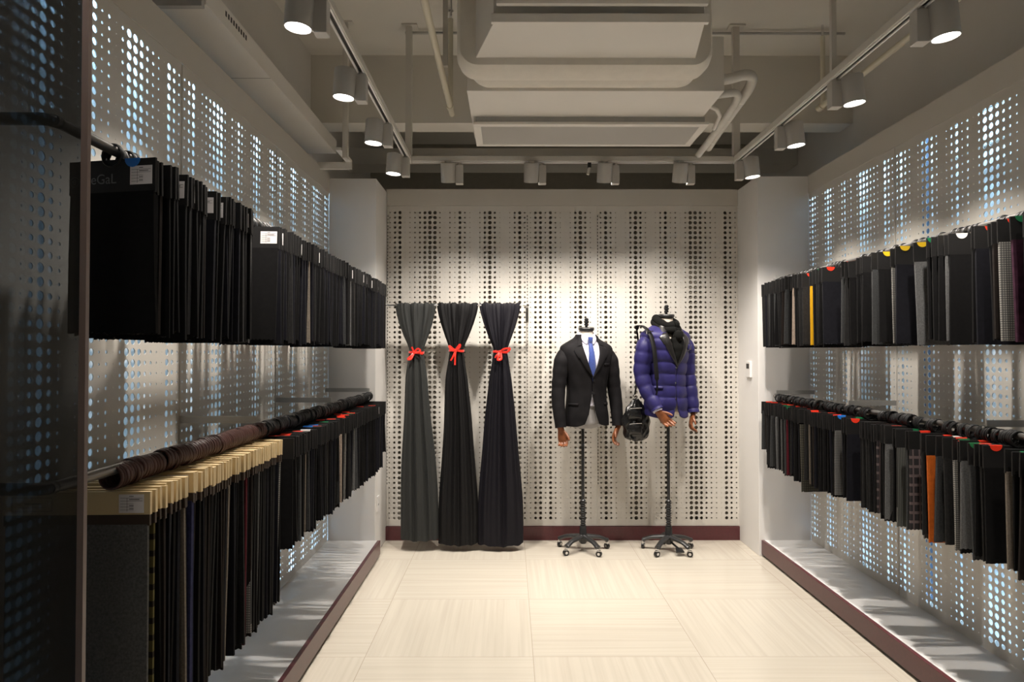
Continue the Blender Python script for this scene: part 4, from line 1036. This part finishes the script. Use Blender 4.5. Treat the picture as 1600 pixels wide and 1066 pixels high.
# puffer -------------------------------------------------------------
NX, NY, DZ = 1.268, 5.48, 0.105
YAW2 = R(28)
m2 = mannequin(NX, NY, YAW2, DZ, R(-55), 'headless mannequin on a wheeled black stand wearing the blue puffer jacket', neck_dx=-0.012)
MB().add([(0.03, -0.10, 0.045), (0.075, -0.10, 0.045), (0.085, -0.16, 0.03), (0.02, -0.16, 0.03), (0.03, -0.10, 0.055), (0.075, -0.10, 0.055), (0.085, -0.16, 0.04), (0.02, -0.16, 0.04)],
         [(0, 1, 2, 3), (4, 7, 6, 5), (0, 4, 5, 1), (1, 5, 6, 2), (2, 6, 7, 3), (3, 7, 4, 0)]).tube([(0.02, -0.02, 0.07), (0.05, -0.11, 0.05)], 0.008, 8).obj('foot_pedal', M['blackm'], m2)
def gap_puf(z):
    return interp([(0.95, 0.034), (1.00, 0.020), (1.05, 0.006), (1.08, 0.002), (1.36, 0.002), (1.40, 0.010), (1.48, 0.034), (1.56, 0.054), (1.66, 0.066), (1.70, 0.064), (1.78, 0.056)], z)[0]
def puf_cut(phi, z):
    f = min(phi, 2 * PI - phi)
    return -0.035 * math.cos(min(f, PI / 2)) * max(0, 1 - (z - 0.97) / 0.1) + 0.05 * max(0, 1 - f / 0.5) ** 2 * max(0, 1 - (z - 0.97) / 0.1)
t = thing('puffer_jacket', 'indigo quilted puffer jacket with black leather lapels on the right mannequin', 'jacket', (NX - 0.018, NY, DZ), YAW2)
jacket_body(t, gap_puf, M['puffer'], 0.006, quilt=0.010, hem=0.985, top=1.735, hemcut=puf_cut)
sleeve(t, 1, 'relaxed', M['puffer'], 0.009, 0.94); sleeve(t, -1, 'forward', M['puffer'], 0.009)
for s in (1, -1): lapel(t, s, gap_puf, M['leather'], 0.012, 1.36, 1.640, 1.735)
rows = [[surf(R(30 + 4 * k), z, 0.024) for k in range(8)] for z in (1.545, 1.53, 1.515, 1.50)]
MB().loft(rows, False, closed=False).obj('breast_pocket', M['puffer'], t, smooth=True, solid=0.006)
rows = [[surf(R(-78 + 5 * k), z, 0.024) for k in range(9)] for z in (1.215, 1.205, 1.195)]
MB().loft(rows, False, closed=False).obj('pocket_flap', M['puffer'], t, smooth=True, solid=0.005)
for z in (1.36, 1.24, 1.12):
    MB().lathe([(0.001, -0.003), (0.007, -0.003), (0.008, 0), (0.001, 0.001)], (-0.012, -interp(TOR, z)[1] - 0.021, z), 14, axis='y').obj('snap_button', M['chrome'], t, smooth=True)
add_hand(m2, (NX - 0.018, NY, DZ), YAW2, 'forward', 1, (12, 16, 22, 26), YAW2 + R(70), 0.35, bend=(0.5, 0.1))
add_hand(m2, (NX - 0.018, NY, DZ), YAW2, 'relaxed', -1, (28, 30, 32, 34), YAW2 - R(70), bend=(-0.45, 0.1), sx=0.94)
t = thing('shirt_cuff', 'white shirt cuff showing at the left sleeve of the puffer jacket', 'cuff', (NX - 0.018, NY, DZ), YAW2)
pth = arm_path(-1, 'forward'); e = Vector(pth[-1]); d = (Vector(pth[-1]) - Vector(pth[-2])).normalized()
MB().tube([e - d * 0.01, e + d * 0.012], [0.039, 0.038], 24).obj('cuff', M['shirt'], t, smooth=True)
# scarf
t = thing('knitted_scarf', 'black scarf wound around the neck of the puffer mannequin', 'scarf', (NX - 0.012, NY, DZ), YAW2)
def wrap(rx, ry, z0_, tiltf, rad, zz, seed):
    r = random.Random(seed); pts = []; n = 48; rr = []
    for k in range(n + 1):
        a = 2 * PI * k / n
        pts.append(Vector((rx * math.sin(a), -ry * math.cos(a) + 0.004, z0_ - tiltf * math.cos(a) + zz * math.sin(3 * a + seed) * 0.006)))
        rr.append(rad * (1 + 0.10 * math.sin(5 * a + seed)))
    return MB().tube(pts, rr, 14, cap=False)
wrap(0.078, 0.076, 1.725, 0.035, 0.034, 1, 1).obj('upper_wrap', M['scarf'], t, smooth=True)
wrap(0.092, 0.094, 1.690, 0.040, 0.030, 1, 2).obj('lower_wrap', M['scarf'], t, smooth=True)
MB().lathe([(0.002, -0.05), (0.030, -0.035), (0.044, 0), (0.034, 0.035), (0.002, 0.05)], (0.012, -0.125, 1.61), 20).obj('knot', M['scarf'], t, smooth=True)
for pts, rd in (([(-0.02, -0.115, 1.60), (-0.005, -0.128, 1.52), (0.0, -0.126, 1.44), (0.002, -0.115, 1.35)], [0.036, 0.038, 0.030, 0.012]), ([(0.035, -0.12, 1.60), (0.022, -0.130, 1.52), (0.010, -0.124, 1.45), (0.006, -0.11, 1.36)], [0.030, 0.034, 0.026, 0.012])):
    q_ = spline(pts, 18); MB().tube(q_, [interp([(i, a) for i, a in enumerate(rd)], 3 * k / 18)[0] * (1 + 0.08 * math.sin(k * 1.3)) for k in range(19)], 16, flat=0.55, up=(0, -1, 0)).obj('scarf_end', M['scarf'], t, smooth=True)
# bag
BX, BY, BZ = 1.005, 5.46, 0.885
t = thing('shoulder_bag', 'black leather bag hanging by a wide strap from the puffer mannequin', 'bag', (BX, BY, BZ), R(12))
r = random.Random(4); rings = []
for j in range(30):
    z = 0.325 * j / 29; u = z / 0.325
    hw = interp([(0, 0.045), (0.06, 0.085), (0.3, 0.108), (0.55, 0.110), (0.8, 0.078), (0.93, 0.045), (1.0, 0.022)], u)[0]
    hd = interp([(0, 0.035), (0.06, 0.058), (0.3, 0.070), (0.6, 0.062), (0.85, 0.035), (1.0, 0.014)], u)[0]
    rings.append([Vector((hw * math.copysign(abs(math.cos(a)) ** 0.8, math.cos(a)) + 0.006 * math.sin(9 * z * 6 + 3 * a), hd * math.copysign(abs(math.sin(a)) ** 0.8, math.sin(a)) * (1 + 0.13 * math.sin(5 * a + 40 * z) + 0.08 * math.sin(11 * a - 60 * z)), z + 0.006 * math.sin(4 * a))) for a in [2 * PI * k / 60 for k in range(60)]])
MB().loft(rings).obj('bag_body', M['bag'], t, smooth=True)
for z, w_ in ((0.055, 0.055), (0.175, 0.055)):
    rows = []
    for j in range(6):
        zz = z + 0.085 * j / 5
        rows.append([Vector((-0.035 + w_ * x_, -0.072 - 0.012 * math.sin(PI * j / 5) * (1 - x_ * x_ * 0.6), zz)) for x_ in (-1, -0.7, -0.3, 0, 0.3, 0.7, 1)])
    pk = MB().loft(rows, False, closed=False).obj('pocket', M['bag'], t, smooth=True, solid=0.008)
    MB().tube([(-0.085, -0.083, z + 0.085), (0.015, -0.083, z + 0.088)], 0.003, 8).obj('zip', M['chrome'], pk)
MB().tube([(-0.088, -0.086, 0.14), (-0.090, -0.088, 0.095)], 0.003, 8).obj('zip_pull', M['blackm'], t)
for x_ in (-0.012,):
    MB().torus((x_, -0.012, 0.352), 0.014, 0.0035, 'y', 16, 8).tube([(x_, -0.012, 0.33), (x_, -0.012, 0.30)], 0.006, 8).obj('hook', M['chrome'], t, smooth=True)
st = spline([(-0.012, -0.01, 0.365), (0.02, 0.03, 0.47), (0.045, 0.06, 0.62), (0.045, 0.06, 0.80), (0.012, 0.0, 0.905), (0.028, -0.09, 0.905), (0.05, -0.175, 0.84), (0.060, -0.222, 0.72), (0.068, -0.232, 0.60), (0.078, -0.232, 0.48), (0.088, -0.20, 0.38), (0.09, -0.10, 0.30)], 66)
rows = []
for k, p in enumerate(st):
    wdir = Vector((1, 0.25, 0)).normalized(); hw = 0.0035 + (0.016 if 22 < k < 54 else 0.004)
    rows.append([p - wdir * hw, p, p + wdir * hw])
MB().loft(rows, False, closed=False).obj('strap', M['drape_black'], t, smooth=True, solid=0.004)
for p in (st[27], st[32]):
    pass
MB().box(0.018, 0.072, -0.180, -0.172, 0.862, 0.868).box(0.018, 0.023, -0.180, -0.172, 0.845, 0.868).obj('strap_buckle', M['chrome'], t)
